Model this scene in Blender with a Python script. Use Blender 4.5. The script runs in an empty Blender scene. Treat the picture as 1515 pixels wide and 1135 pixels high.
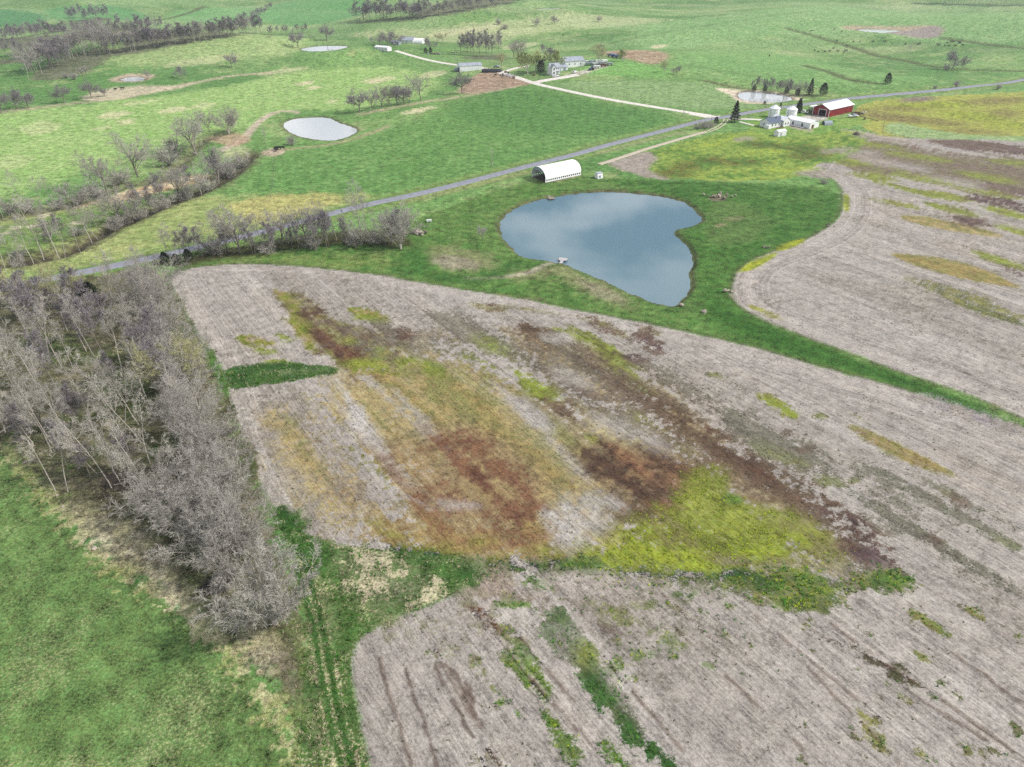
import bpy, bmesh, math, random
import numpy as np
from mathutils import Vector, Matrix

sc = bpy.context.scene
C = sc.collection
R = math.radians

# ------------------------------------------------------------------ camera, sky, sun, exposure
CAM_H, PITCH, FOC = 90.0, R(33.0), 1010.0          # metres, radians, focal length for a 1515 wide frame
cam_d = bpy.data.cameras.new('camera'); cam = bpy.data.objects.new('camera', cam_d); C.objects.link(cam)
cam_d.sensor_width = 36.0; cam_d.lens = 36.0 * FOC / 1515.0
cam_d.clip_start = 0.5; cam_d.clip_end = 40000
cam.location = (0, 0, CAM_H); cam.rotation_euler = (math.pi / 2 - PITCH, 0, 0)
sc.camera = cam

SUN_EL, SUN_AZ = R(43), R(-3)                       # azimuth counted from +X towards +Y
world = bpy.data.worlds.new('World'); sc.world = world; world.use_nodes = True
nt = world.node_tree; nt.nodes.clear()
sky = nt.nodes.new('ShaderNodeTexSky'); sky.sky_type = 'NISHITA'; sky.sun_disc = False
sky.sun_elevation = SUN_EL; sky.sun_rotation = math.pi / 2 - SUN_AZ
sky.air_density = 1.0; sky.dust_density = 1.5
tc = nt.nodes.new('ShaderNodeTexCoord')
sep = nt.nodes.new('ShaderNodeSeparateXYZ'); nt.links.new(tc.outputs['Generated'], sep.inputs[0])
mx = nt.nodes.new('ShaderNodeMath'); mx.operation = 'MAXIMUM'; mx.inputs[1].default_value = 0.06
nt.links.new(sep.outputs['Z'], mx.inputs[0])
dv = nt.nodes.new('ShaderNodeVectorMath'); dv.operation = 'DIVIDE'
nt.links.new(tc.outputs['Generated'], dv.inputs[0])
cb = nt.nodes.new('ShaderNodeCombineXYZ')
for k in range(3): nt.links.new(mx.outputs[0], cb.inputs[k])
nt.links.new(cb.outputs[0], dv.inputs[1])           # clouds lie on a plane overhead
cn = nt.nodes.new('ShaderNodeTexNoise'); cn.inputs['Scale'].default_value = 2.1; cn.inputs['Detail'].default_value = 7
cn.inputs['Roughness'].default_value = 0.55
nt.links.new(dv.outputs[0], cn.inputs['Vector'])
cr = nt.nodes.new('ShaderNodeMapRange'); cr.inputs['From Min'].default_value = 0.44; cr.inputs['From Max'].default_value = 0.60
nt.links.new(cn.outputs[0], cr.inputs['Value'])
cm = nt.nodes.new('ShaderNodeMix'); cm.data_type = 'RGBA'
cm.inputs['B'].default_value = (12.0, 12.1, 12.4, 1)
nt.links.new(cr.outputs[0], cm.inputs['Factor']); nt.links.new(sky.outputs[0], cm.inputs['A'])
bg = nt.nodes.new('ShaderNodeBackground'); bg.inputs['Strength'].default_value = 0.10
wo = nt.nodes.new('ShaderNodeOutputWorld')
nt.links.new(cm.outputs['Result'], bg.inputs['Color']); nt.links.new(bg.outputs[0], wo.inputs[0])

sun_d = bpy.data.lights.new('sun', 'SUN'); sun_d.energy = 4.0; sun_d.angle = R(2.0); sun_d.color = (1.0, 0.955, 0.89)
sun = bpy.data.objects.new('sun', sun_d); C.objects.link(sun)
sdir = Vector((math.cos(SUN_EL) * math.cos(SUN_AZ), math.cos(SUN_EL) * math.sin(SUN_AZ), math.sin(SUN_EL)))
sun.rotation_euler = sdir.to_track_quat('Z', 'Y').to_euler()
sun.location = (0, 0, 200)

sc.view_settings.view_transform = 'Standard'; sc.view_settings.look = 'None'
sc.view_settings.exposure = 0.15; sc.view_settings.gamma = 1.0
sc.render.engine = 'CYCLES'
sc.cycles.max_bounces = 5; sc.cycles.diffuse_bounces = 2; sc.cycles.glossy_bounces = 2
sc.cycles.transparent_max_bounces = 4; sc.cycles.volume_bounces = 0
sc.cycles.use_denoising = False

# ------------------------------------------------------------------ helpers
def lin(c):
    c = np.asarray(c, float) / 255.0
    return np.where(c <= 0.04045, c / 12.92, ((c + 0.055) / 1.055) ** 2.4)
KL = 1.30                                           # how bright a white card lies in this light
def alb(r, g, b): return np.clip(lin((r, g, b)) / KL, 0.005, 0.85)

def hsh(ix, iy, seed):
    h = (ix.astype(np.int64) * 374761393 + iy.astype(np.int64) * 668265263 + seed * 982451653) & 0x7fffffff
    h = ((h ^ (h >> 13)) * 1274126177) & 0x7fffffff
    h = ((h ^ (h >> 16)) * 2246822519) & 0x7fffffff
    return ((h ^ (h >> 15)) & 0xffff) / 32767.5 - 1.0
def vn(x, y, seed=0):
    ix = np.floor(x); iy = np.floor(y); fx = x - ix; fy = y - iy
    fx = fx * fx * fx * (fx * (fx * 6 - 15) + 10); fy = fy * fy * fy * (fy * (fy * 6 - 15) + 10)
    a = hsh(ix, iy, seed); b = hsh(ix + 1, iy, seed); c = hsh(ix, iy + 1, seed); d = hsh(ix + 1, iy + 1, seed)
    return (a + (b - a) * fx) * (1 - fy) + (c + (d - c) * fx) * fy
def fbm(x, y, seed=0, o=3):
    s = 0; a = 1.0; t = 0
    for k in range(o):
        s = s + a * vn(x, y, seed + 17 * k); t += a; a *= 0.55; x = x * 2.03 + 11.7; y = y * 2.03 - 5.3
    return s / t
def sst(e0, e1, x):
    t = np.clip((x - e0) / (e1 - e0), 0, 1); return t * t * (3 - 2 * t)

# ------------------------------------------------------------------ terrain
HILLS = [(-310, 705, 15, 150, 62), (-120, 742, 7, 120, 60), (-330, 860, -7, 220, 60),
         (-40, 1010, 20, 230, 95), (90, 1120, 9, 160, 120), (-430, 1000, -5, 200, 120),
         (420, 690, 6, 130, 55), (250, 560, 3.5, 90, 40), (640, 900, 16, 220, 120), (330, 960, 11, 200, 110),
         (560, 640, -4, 110, 40), (430, 560, -3, 120, 34), (-520, 600, 4, 120, 60), (40, 640, 2.5, 130, 60),
         (0, 1600, 30, 900, 250), (-800, 1500, 26, 400, 260), (900, 1500, 34, 500, 260), (170, 760, -4, 120, 50)]
def h_base(x, y):
    x = np.asarray(x, float); y = np.asarray(y, float)
    z = np.zeros(np.broadcast(x, y).shape)
    for cx, cy, a, sx, sy in HILLS:
        z = z + a * np.exp(-((x - cx) / sx) ** 2 - ((y - cy) / sy) ** 2)
    f = sst(330, 800, y)
    z = z + f * 1.5 * (2.6 * np.sin(x / 83 + y / 140 + 1.3) + 1.9 * np.sin(x / 61 - y / 97) + 1.2 * np.sin(y / 44 + x / 210))
    z = z + 0.5 * np.sin(x / 33 + 0.6) * np.sin(y / 41 + 0.4) * (1 - f)
    return z

def ray(u, v):
    xr = (u - 757.5) / FOC; yr = (567.5 - v) / FOC
    d = Vector((xr, math.cos(PITCH) + yr * math.sin(PITCH), -math.sin(PITCH) + yr * math.cos(PITCH)))
    return d
TT = np.concatenate([np.linspace(40, 400, 240), np.geomspace(401, 9000, 700)])
def gp(u, v):
    """survey: the spot of land seen in direction (u, v)"""
    d = ray(u, v)
    x = d.x * TT; y = d.y * TT; z = CAM_H + d.z * TT
    g = z - h_base(x, y)
    k = np.argmax(g < 0)
    if g[k] >= 0: k = len(TT) - 1
    t0, t1 = TT[k - 1], TT[k]; g0, g1 = g[k - 1], g[k]
    t = t0 + (t1 - t0) * g0 / (g0 - g1) if g0 > 0 > g1 else t1
    return (d.x * t, d.y * t)
def gpl(pts): return np.array([gp(u, v) for u, v in pts])
def pxm(u, v):
    """metres per pixel there, seen upright"""
    x, y = gp(u, v); dep = y * math.cos(PITCH) + (CAM_H - float(h_base(x, y))) * math.sin(PITCH)
    a = math.atan2(CAM_H, y)
    return dep / FOC / math.cos(a) * math.cos(PITCH - a)

def seg_d(px, py, ax, ay, bx, by):
    dx, dy = bx - ax, by - ay; L = dx * dx + dy * dy + 1e-9
    t = np.clip(((px - ax) * dx + (py - ay) * dy) / L, 0, 1)
    return np.hypot(px - ax - t * dx, py - ay - t * dy)
def smooth_poly(P, closed=True, it=2):
    for _ in range(it):
        Q = []
        n = len(P)
        for i in range(n if closed else n - 1):
            a = P[i]; b = P[(i + 1) % n]
            Q += [a * .75 + b * .25, a * .25 + b * .75]
        if not closed: Q = [P[0]] + Q + [P[-1]]
        P = np.array(Q)
    return P
def sdist(P, x, y, m):
    """signed distance to polygon, + inside; only within margin m (else -1e3)"""
    out = np.full(x.shape, -1e3)
    x0, y0 = P.min(0) - m; x1, y1 = P.max(0) + m
    idx = np.nonzero((x > x0) & (x < x1) & (y > y0) & (y < y1))[0]
    if not len(idx): return out, idx
    X = x[idx]; Y = y[idx]; d = np.full(X.shape, 1e9); ins = np.zeros(X.shape, bool)
    n = len(P)
    for i in range(n):
        ax, ay = P[i]; bx, by = P[(i + 1) % n]
        d = np.minimum(d, seg_d(X, Y, ax, ay, bx, by))
        c = (ay > Y) != (by > Y)
        if abs(by - ay) > 1e-9: ins ^= c & (X < (bx - ax) * (Y - ay) / (by - ay) + ax)
    out[idx] = np.where(ins, d, -d)
    return out, idx
def ldist(P, x, y, m):
    out = np.full(x.shape, 1e3)
    x0, y0 = P.min(0) - m; x1, y1 = P.max(0) + m
    idx = np.nonzero((x > x0) & (x < x1) & (y > y0) & (y < y1))[0]
    if not len(idx): return out, idx
    d = np.full(idx.shape, 1e9)
    for i in range(len(P) - 1):
        d = np.minimum(d, seg_d(x[idx], y[idx], *P[i], *P[i + 1]))
    out[idx] = d
    return out, idx
def ell(u, v, ru, rv, rot=0, n=14):
    c, s = math.cos(R(rot)), math.sin(R(rot))
    return [(u + ru * math.cos(t) * c - rv * math.sin(t) * s, v + ru * math.cos(t) * s + rv * math.sin(t) * c)
            for t in [2 * math.pi * k / n for k in range(n)]]

# ------------------------------------------------------------------ outlines of the land (surveyed)
POND = {
 'farm': ([(737,325),(752,309),(775,296),(810,287),(855,280),(900,277),(950,281),(990,287),(1020,296),(1043,321),(1030,329),(1010,333),(995,338),(1010,352),(1027,371),(1025,390),(1020,405),(1024,422),(1012,438),(1000,450),(985,450),(955,440),(930,430),(900,415),(870,402),(835,387),(800,381),(772,376),(755,362),(742,345)], 0.0),
 'pasture': ([(415,183),(428,175),(450,172),(485,171),(500,178),(520,184),(530,189),(520,197),(500,204),(480,205),(455,202),(432,196)], 0.0),
 'hill': ([(442,70),(458,64),(480,64),(505,67),(517,70),(508,75),(490,80),(468,80),(452,76)], 0.0),
 'small': ([(176,117),(190,113),(212,114),(215,119),(200,121),(185,121)], 0.0),
 'muddy': ([(1093,133),(1110,132),(1140,134),(1165,139),(1176,144),(1160,149),(1125,149),(1105,147),(1092,142)], 0.0),
 'upper': ([(1264,46),(1276,42),(1305,42),(1336,45),(1322,50),(1300,54)], 0.0),
 'top': ([(790,13),(800,11.5),(818,12),(832,13),(820,15),(800,15.5)], 0.0),
}
PW = {}
for k, (p, _) in POND.items():
    P = smooth_poly(gpl(p), True, 1); c = P.mean(0)
    hh = h_base(P[:, 0], P[:, 1]); PW[k] = (P, float(hh.min()) - 0.9 if k in ('farm', 'pasture', 'muddy') else float(hh.mean()) + (.6 if k == 'upper' else -.1))
ROAD = smooth_poly(gpl([(-200,470),(-60,441),(0,428),(60,415),(130,401),(195,388),(250,376),(330,357),(400,340),(470,321),(540,303),(600,291),(660,277),(720,262),(780,246),(850,229),(900,214),(960,199),(1010,186),(1045,177),(1080,172),(1120,164),(1160,158),(1200,152),(1260,145),(1330,139),(1400,133),(1450,127),(1515,117),(1620,101)]), False, 2)
CREEK = smooth_poly(gpl([(-200,440),(-60,405),(0,388),(60,384),(100,372),(130,357),(160,338),(200,322),(245,300),(290,285),(330,265),(352,250),(372,228)]), False, 1)
BANK = smooth_poly(gpl([(-150,345),(0,322),(60,312),(110,302),(150,287),(190,272),(240,268),(270,240),(300,205),(335,196)]), False, 1)
GULLIES = [smooth_poly(gpl(p), False, 1) for p in (
    [(1165,42),(1200,52),(1240,63),(1280,75),(1305,84),(1340,90),(1370,97),(1430,103),(1480,104),(1600,108)],
    [(1192,97),(1220,104),(1240,112),(1262,119),(1290,122)], [(1398,57),(1440,62),(1480,68),(1515,72),(1600,76)],
    [(0,60),(60,48),(130,44),(200,36),(250,26),(300,10)])]

def carve(x, y):
    z = h_base(x, y)
    d, i = ldist(ROAD, x, y, 14)
    if len(i): z[i] -= 0.5 * np.exp(-((d[i] - 6.5) / 2.2) ** 2)
    for L, dep, w in ((CREEK, 2.2, 3.2), (BANK, 1.3, 3.0)):
        d, i = ldist(L, x, y, 14)
        if len(i): z[i] -= dep * np.exp(-(d[i] / w) ** 2) * (0.8 + 0.3 * vn(x[i] / 5, y[i] / 5, 3))
    for L in GULLIES:
        d, i = ldist(L, x, y, 30)
        if len(i): z[i] -= .5 * np.exp(-(d[i] / 6) ** 2)
    for kk, (P, lev) in PW.items():
        bk = .75 if kk == 'farm' else .4 if kk == 'pasture' else .2
        sd, i = sdist(P, x, y, 40)
        if len(i):
            s = sd[i] + 0.5 * vn(x[i] / 3, y[i] / 3, 5)
            w = sst(-34, -3, s); z[i] = z[i] * (1 - w) + (lev + bk) * w
            z[i] -= bk * sst(-1.6, 0, s) + 1.6 * sst(0, 6, s)
    return z
def ground_z(x, y): return float(carve(np.array([float(x)]), np.array([float(y)]))[0])

F1 = smooth_poly(gpl([(248,412),(262,402),(300,394),(370,390),(450,395),(520,403),(560,407),(600,416),(680,428),(760,440),(800,448),(900,468),(1000,487),(1100,510),(1200,540),(1300,567),(1400,598),(1515,637),(1750,705),(1750,1450),(600,1450),(548,1135),(527,1045),(517,975),(530,945),(575,915),(640,897),(700,860),(640,835),(560,815),(470,803),(420,768),(400,745),(365,670),(340,585),(330,545),(305,510),(270,455)]), True, 2)
F2 = smooth_poly(gpl([(1180,252),(1225,258),(1250,280),(1249,312),(1225,340),(1170,365),(1120,380),(1090,400),(1083,430),(1098,456),(1150,480),(1200,500),(1280,530),(1350,555),(1440,585),(1515,618),(1720,700),(1750,300),(1600,200),(1515,203),(1400,205),(1310,203),(1260,190),(1225,200),(1200,240)]), True, 2)
F3 = smooth_poly(gpl([(893,243),(925,232),(965,222),(1045,200),(1110,192),(1180,200),(1215,197),(1240,190),(1290,197),(1260,235),(1200,245),(1172,268),(1060,266),(985,264),(940,258)]), True, 1)
F4 = smooth_poly(gpl([(1262,158),(1300,147),(1360,143),(1430,140),(1515,136),(1700,128),(1720,215),(1515,206),(1400,204),(1310,203),(1275,190)]), True, 1)
HAY = smooth_poly(gpl([(-300,520),(-100,600),(0,662),(35,692),(75,745),(120,795),(180,850),(250,888),(330,955),(385,1005),(425,1055),(455,1135),(500,1450),(-500,1450)]), True, 2)
WOOD = smooth_poly(gpl([(-300,500),(-100,435),(0,432),(100,415),(200,395),(246,398),(262,440),(300,515),(325,560),(340,600),(370,690),(400,760),(430,860),(450,950),(440,1050),(425,1050),(385,1000),(330,950),(250,885),(180,848),(120,790),(75,742),(35,688),(0,655),(-100,590)]), True, 1)
LAWN = smooth_poly(gpl([(245,408),(250,395),(330,372),(420,360),(560,352),(620,322),(700,292),(790,264),(860,258),(900,262),(960,266),(1160,272),(1240,280),(1250,310),(1230,340),(1120,380),(1083,425),(1098,460),(1200,503),(1350,558),(1515,622),(1515,640),(1300,570),(1100,512),(900,470),(700,432),(560,407),(370,390)]), True, 1)

# ------------------------------------------------------------------ land: one sheet, cut into fields along their borders
us = np.concatenate([np.linspace(-2600, -300, 14), np.arange(-250, 1766, 2.4), np.linspace(1820, 4100, 14)])
vs = np.concatenate([np.arange(1500, 130, -2.3), np.arange(130, -62, -1.0)])
al = np.arctan((567.5 - vs) / FOC); ys = CAM_H / np.tan(PITCH - al)
ys = np.concatenate([[-30, -12, 2, 12], ys, np.geomspace(5200, 16000, 5)])
tt = (us - 757.5) / FOC
X = (tt[None, :] * np.maximum(ys * 0.839 + 49, 30)[:, None]).ravel(); Y = np.repeat(ys, len(us))
Z = carve(X, Y)
NR, NC = len(ys), len(us)
N = len(X)
DIST = np.hypot(X, Y)
RD = np.array([0.582, -0.813]); RN = np.array([0.813, 0.582])          # seed rows: along, across
AL = X * RD[0] + Y * RD[1]; AC = X * RN[0] + Y * RN[1]
rn_fine = vn(AL / 9, AC / 0.55, 31); rn_mid = vn(AL / 30, AC / 2.6, 32); rn_big = fbm(AL / 60, AC / 14, 33, 3)
n05 = vn(X / 0.45, Y / 0.45, 1); n1 = vn(X / 1.0, Y / 1.0, 2); n3 = fbm(X / 3.2, Y / 3.2, 3, 2); n8 = fbm(X / 9, Y / 9, 4, 3); n30 = fbm(X / 34, Y / 34, 5, 3); n90 = fbm(X / 110, Y / 80, 6, 3)
COL = np.zeros((N, 3)); SOIL = np.zeros(N); ROWC = AC.copy()
WT = np.zeros(N); LATE = [False]
TG = np.zeros(N); TY = np.zeros(N); TS = np.zeros(N)                 # where green, yellow, straw plants stand

def mixc(w, c):
    global COL
    w = np.clip(w, 0, 1)[:, None]; COL = COL * (1 - w) + np.asarray(c) * w
def paint(poly, c, soft=2.0, amp=2.0, k=1.0, noise=None, world=False, soil=None, c2=None, sp=0.0, tg=0, ty=0, ts=0, it=1):
    """lay a cover over a surveyed outline; its border is broken up by noise"""
    P = poly if world else smooth_poly(gpl(poly), True, it)
    sd, i = sdist(P, X, Y, soft + amp * 1.5 + 2)
    if not len(i): return
    nz = (n8[i] * .5 + n3[i] * .4 + n1[i] * .3 + rn_mid[i] * SOIL[i] * .45) if noise is None else noise[i]
    w = sst(-soft, soft, sd[i] + amp * nz) * k
    if sp: w = w * np.clip(1 + sp * (n1[i] * .6 + n05[i] * .5 + rn_mid[i] * .5), 0, 1.2)
    w = np.clip(w, 0, 1)
    cc = np.asarray(c)[None, :]
    if c2 is not None:
        m = sst(-.5, .5, n3[i] * .7 + n1[i] * .35 + n8[i] * .4)[:, None]; cc = cc * (1 - m) + np.asarray(c2)[None, :] * m
    COL[i] = COL[i] * (1 - w[:, None]) + cc * w[:, None]
    if LATE[0]: WT[i] = WT[i] * (1 - w) + w
    if soil is not None: SOIL[i] = SOIL[i] * (1 - w) + soil * w
    for A, val in ((TG, tg), (TY, ty), (TS, ts)):
        if val: A[i] = A[i] * (1 - w) + val * w
        elif soil is not None: A[i] *= (1 - w)
    return sd, i, w
def line(pts, c, width, soft=.6, k=1.0, amp=.3, world=False, soil=None):
    P = np.asarray(pts) if world else smooth_poly(gpl(pts), False, 1)
    d, i = ldist(P, X, Y, width + soft + 3)
    if not len(i): return
    w = (1 - sst(width / 2 - soft, width / 2 + soft, d[i] + amp * (n3[i] * .6 + n1[i] * .6))) * k
    COL[i] = COL[i] * (1 - w[:, None]) + np.asarray(c)[None, :] * w[:, None]
    if soil is not None: SOIL[i] = SOIL[i] * (1 - w) + soil * w

# -- pasture
g1, g2, g3, tan = alb(112,158,84), alb(86,138,68), alb(150,178,112), alb(176,178,128)
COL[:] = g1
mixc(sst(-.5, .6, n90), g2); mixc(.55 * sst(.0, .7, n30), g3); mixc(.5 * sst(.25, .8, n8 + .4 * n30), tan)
mixc(.35 * sst(.1, .7, vn(X / 2.2, Y / 3.4, 77)), alb(70,112,52))
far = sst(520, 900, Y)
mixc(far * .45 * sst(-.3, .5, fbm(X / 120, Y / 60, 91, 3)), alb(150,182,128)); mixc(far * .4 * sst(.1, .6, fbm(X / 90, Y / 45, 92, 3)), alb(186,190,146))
P0 = lambda *a, **k: paint(*a, **k)
P0([(-200,175),(0,168),(150,152),(300,135),(440,105),(560,95),(650,110),(640,140),(520,165),(420,160),(360,190),(330,200),(270,215),(180,225),(110,265),(0,290),(-200,310)], alb(138,182,94), 8, 10, .8, c2=alb(160,192,118))
P0([(560,200),(760,130),(800,132),(900,152),(1030,175),(1000,188),(880,215),(760,250),(640,280),(540,300),(420,310),(340,285),(400,230),(470,212)], alb(82,136,62), 6, 9, .85, c2=alb(104,152,80))
P0([(640,150),(760,128),(870,146),(1020,173),(900,206),(700,190)], alb(70,126,56), 8, 12, .6)
P0([(810,125),(880,118),(980,120),(1070,122),(1090,145),(1180,150),(1060,166),(960,154),(880,142)], alb(138,168,116), 6, 8, .8, c2=alb(120,158,98))
P0([(870,85),(960,95),(1010,115),(900,112),(850,108)], alb(112,178,84), 6, 8, .7)
P0([(960,30),(1100,20),(1300,15),(1515,20),(1600,60),(1515,66),(1350,58),(1200,50),(1060,60),(960,75),(930,60)], alb(112,166,96), 14, 20, .75, c2=alb(140,182,118))
P0([(990,80),(1100,70),(1200,85),(1300,110),(1400,115),(1290,132),(1190,128),(1100,122),(1020,112)], alb(104,160,84), 10, 14, .7, c2=alb(128,174,104))
P0([(760,30),(900,22),(1000,28),(960,36),(860,42),(790,48),(700,66),(620,60),(560,56),(520,50),(640,44)], alb(190,192,148), 10, 22, .55)
P0([(-100,20),(60,16),(75,36),(0,40),(-100,44)], alb(52,132,78), 10, 8, .8)
P0([(60,10),(200,8),(230,30),(80,34)], alb(72,150,88), 10, 8, .7)
P0([(420,0),(560,0),(545,20),(500,32),(410,40),(380,20)], alb(84,158,86), 10, 10, .75)
P0([(230,20),(330,8),(420,10),(400,35),(300,36)], alb(104,172,100), 10, 10, .7)
P0([(130,88),(300,58),(430,52),(460,64),(440,80),(330,92),(200,100)], alb(146,176,112), 10, 12, .7, c2=alb(168,184,126))
P0([(-60,325),(0,318),(100,300),(160,300),(300,292),(420,290),(520,285),(560,292),(400,333),(250,368),(0,420),(-60,430)], alb(140,158,92), 5, 7, .85, c2=alb(164,168,110))
P0([(330,300),(440,284),(520,286),(480,310),(400,330),(350,325)], alb(186,172,112), 3, 5, .55)
P0([(-60,352),(20,330),(120,312),(220,292),(250,296),(180,322),(120,345),(60,368),(0,380),(-60,390)], alb(84,132,56), 3, 4, .8, c2=alb(110,140,72))
for (a, b, r, s) in [(22,337,9,2.5),(65,319,9,3),(65,346,7,2),(115,330,9,2),(48,335,8,2),(8,345,9,2)]: P0(ell(a,b,r,s,-6), alb(206,196,168), 1, 1.5, .8)
# dry, pale and worn spots in the pasture
for (a, b, r, s, kk) in [(170,170,26,5,.7),(255,163,22,4,.7),(205,152,30,3,.5),(188,180,12,4,.8),(150,190,18,3,.5),(300,156,20,4,.5),(560,118,26,5,.6),(640,110,22,5,.6),(452,123,14,3,.8),(465,130,10,3,.8),(555,121,10,3,.8),(490,150,12,3,.6),(612,165,20,3,.8),(628,161,16,2.5,.8),(350,225,18,10,.5),(520,190,20,5,.3),(420,105,40,3,.5),(770,68,30,4,.5),(975,69,14,2.5,.9),(690,45,60,5,.5),(300,90,60,6,.35),(60,190,30,10,.4),(20,240,30,12,.3)]:
    P0(ell(a,b,r,s,-8), alb(204,196,158), 2, 4, kk)
line([(-60,172),(0,166),(50,160),(120,152),(180,146),(215,138),(260,128),(300,120),(340,112),(400,108)], alb(186,170,146), 6, 2, .8, 2)
P0([(110,148),(150,132),(200,128),(260,127),(300,121),(262,132),(215,139),(160,149)], alb(196,182,158), 3, 4, .85)
P0([(160,118),(175,110),(200,107),(235,110),(215,122),(190,123),(165,122)], alb(186,168,146), 2, 3, .9)
for pts, w in (([(345,215),(362,205),(372,190),(385,178),(400,168),(420,164),(440,166)], 5), ([(362,205),(345,212),(330,222)], 5)): line(pts, alb(188,174,154), w, 1.2, .95, .8)
P0([(300,203),(325,196),(362,198),(370,210),(350,218),(318,210)], alb(176,152,126), 1.5, 3, .85)
P0([(152,297),(175,285),(205,277),(260,262),(300,258),(320,262),(270,278),(215,290),(165,303)], alb(196,160,118), 2, 3, .9, c2=alb(208,190,160))
P0([(100,305),(140,295),(165,290),(150,300),(110,310)], alb(180,158,132), 1.5, 2, .8)
line([(392,225),(410,222),(440,219),(480,214),(520,204),(545,196),(575,185)], alb(168,156,124), 4, 1.5, .8, 1)
P0(ell(405,225,20,6,-5), alb(186,168,148), 1.5, 3, .9)
line([(535,168),(580,160),(620,152),(665,146),(720,136),(780,124)], alb(184,166,142), 5, 2, .85, 2)
P0([(672,140),(690,118),(712,106),(745,107),(775,117),(792,124),(750,130),(710,137)], alb(150,126,108), 3, 3, .95, c2=alb(176,150,130))
P0([(880,80),(905,75),(950,74),(985,77),(993,85),(975,95),(955,95),(935,89)], alb(150,120,100), 4, 3, .9, c2=alb(186,164,140))
P0([(830,112),(860,106),(895,92),(905,97),(880,103),(870,110)], alb(206,196,184), 3, 3, .9)
P0([(1058,127),(1080,128),(1110,129),(1150,132),(1180,140),(1192,147),(1172,146),(1150,150),(1110,152),(1090,149),(1083,138),(1065,131)], alb(226,208,188), 2, 1.5, .95)
line([(1040,119),(1070,124),(1120,128),(1170,135),(1200,141)], alb(96,84,68), 5, 2, .8, 1)
P0([(1240,40),(1262,36),(1310,37),(1350,38),(1388,37),(1396,47),(1388,55),(1340,56),(1300,53),(1262,47)], alb(178,160,136), 5, 3, .95)
P0([(1300,53),(1340,44),(1392,37),(1396,48),(1385,57),(1340,56)], alb(152,142,136), 4, 3, .9)
for L in GULLIES: line(L, alb(84,90,56), 8.5, 3.5, .85, 2.5, True)
for pts in ([(880,70),(920,60),(1000,45),(1100,28),(1200,17)], [(1015,95),(1060,104),(1110,112)], [(835,62),(860,60),(885,57)]): line(pts, alb(84,124,66), 6, 3, .5, 2)
for a in ([(40,118),(60,100),(100,82),(160,66),(170,80),(140,100),(100,116),(60,120)], [(155,82),(386,46),(386,54),(170,86)], [(-60,68),(0,58),(100,48),(240,36),(250,52),(120,62),(0,74)], [(100,32),(160,26),(165,31),(105,36)], [(525,33),(640,23),(790,-4),(790,4),(650,28),(530,36)], [(-60,92),(40,84),(42,92),(-60,100)], [(682,84),(745,80),(748,88),(690,88)], [(395,54),(460,50),(462,54),(396,57)]):
    P0(a, alb(120,116,100), 4, 6, .85, c2=alb(96,98,76))
# creek and its litter
line(CREEK, alb(104,96,76), 11, 4, .85, 4, True); line(CREEK, alb(70,64,54), 4, 1.5, .8, 1.5, True)
line(BANK, alb(112,104,84), 9, 4, .8, 4, True)
# verge
line(ROAD, alb(132,152,88), 16, 3, .8, 2, True); line(ROAD, alb(88,136,60), 11, 2, .6, 2, True)
line([(600,296),(700,273),(780,254)], alb(150,148,108), 5, 1.5, .5, 1)
line([(890,225),(960,206),(1010,196)], alb(150,148,112), 5, 1.5, .6, 1)
# -- lawn round the pond
KL = 1.85                                           # cover seen from above is darker than its blades: soil and turf albedo
paint(LAWN, alb(84,138,56), 2, 2, .95, world=True, c2=alb(112,152,74))
P0([(880,262),(1000,266),(1160,275),(1243,284),(1246,310),(1225,338),(1120,376),(1085,420),(1100,465),(1300,545),(1515,628),(1300,565),(1100,505),(1030,470),(1035,400),(1000,345),(1050,320),(1000,288),(940,275)], alb(64,122,42), 3, 4, .85, c2=alb(84,140,54))
P0([(1050,290),(1090,300),(1150,320),(1130,350),(1060,370),(1045,330)], alb(116,146,80), 3, 6, .45)
P0([(1030,440),(1150,490),(1300,545),(1515,625),(1300,560),(1100,500)], alb(58,116,38), 2, 3, .8)
for a in (ell(685,382,55,18,8), ell(880,425,60,16,22), ell(800,402,45,10,-8)): P0(a, alb(164,154,120), 3, 5, .75, c2=alb(142,150,100))
P0(ell(675,388,40,9,6), alb(186,172,156), 2, 4, .6); P0(ell(890,430,40,8,22), alb(178,166,146), 2, 4, .5)
line([(690,412),(740,410),(785,402),(800,393),(820,386)], alb(204,190,172), 2.2, .8, .75, .8)
line([(575,392),(595,402),(640,408),(700,415),(740,404),(770,385)], alb(62,118,46), 5, 2, .75, 1.5)
P0([(590,380),(620,360),(640,395),(620,410)], alb(66,130,50), 3, 3, .7)
P0([(250,405),(380,372),(480,380),(560,372),(590,395),(500,398),(370,386),(280,398)], alb(106,150,62), 2, 4, .7, c2=alb(140,164,88))
P0([(245,392),(330,368),(420,352),(500,340),(575,340),(612,352),(600,368),(540,358),(430,368),(330,384),(260,398)], alb(100,96,66), 2, 3, .9, c2=alb(84,92,52))
P0([(1000,452),(1030,440),(1050,455),(1015,462)], alb(80,120,56), 1, 1, .6)
P0(ell(1063,292,14,4), alb(150,136,118), 1, 1, .9); P0(ell(835,262,26,2.5,-10), alb(184,170,134), .8, 1, .7); P0(ell(1085,322,16,3), alb(150,140,110), 1, 1.5, .6)
P0(ell(1066,331,10,2.5), alb(170,150,122), 1, 1, .7)
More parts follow.
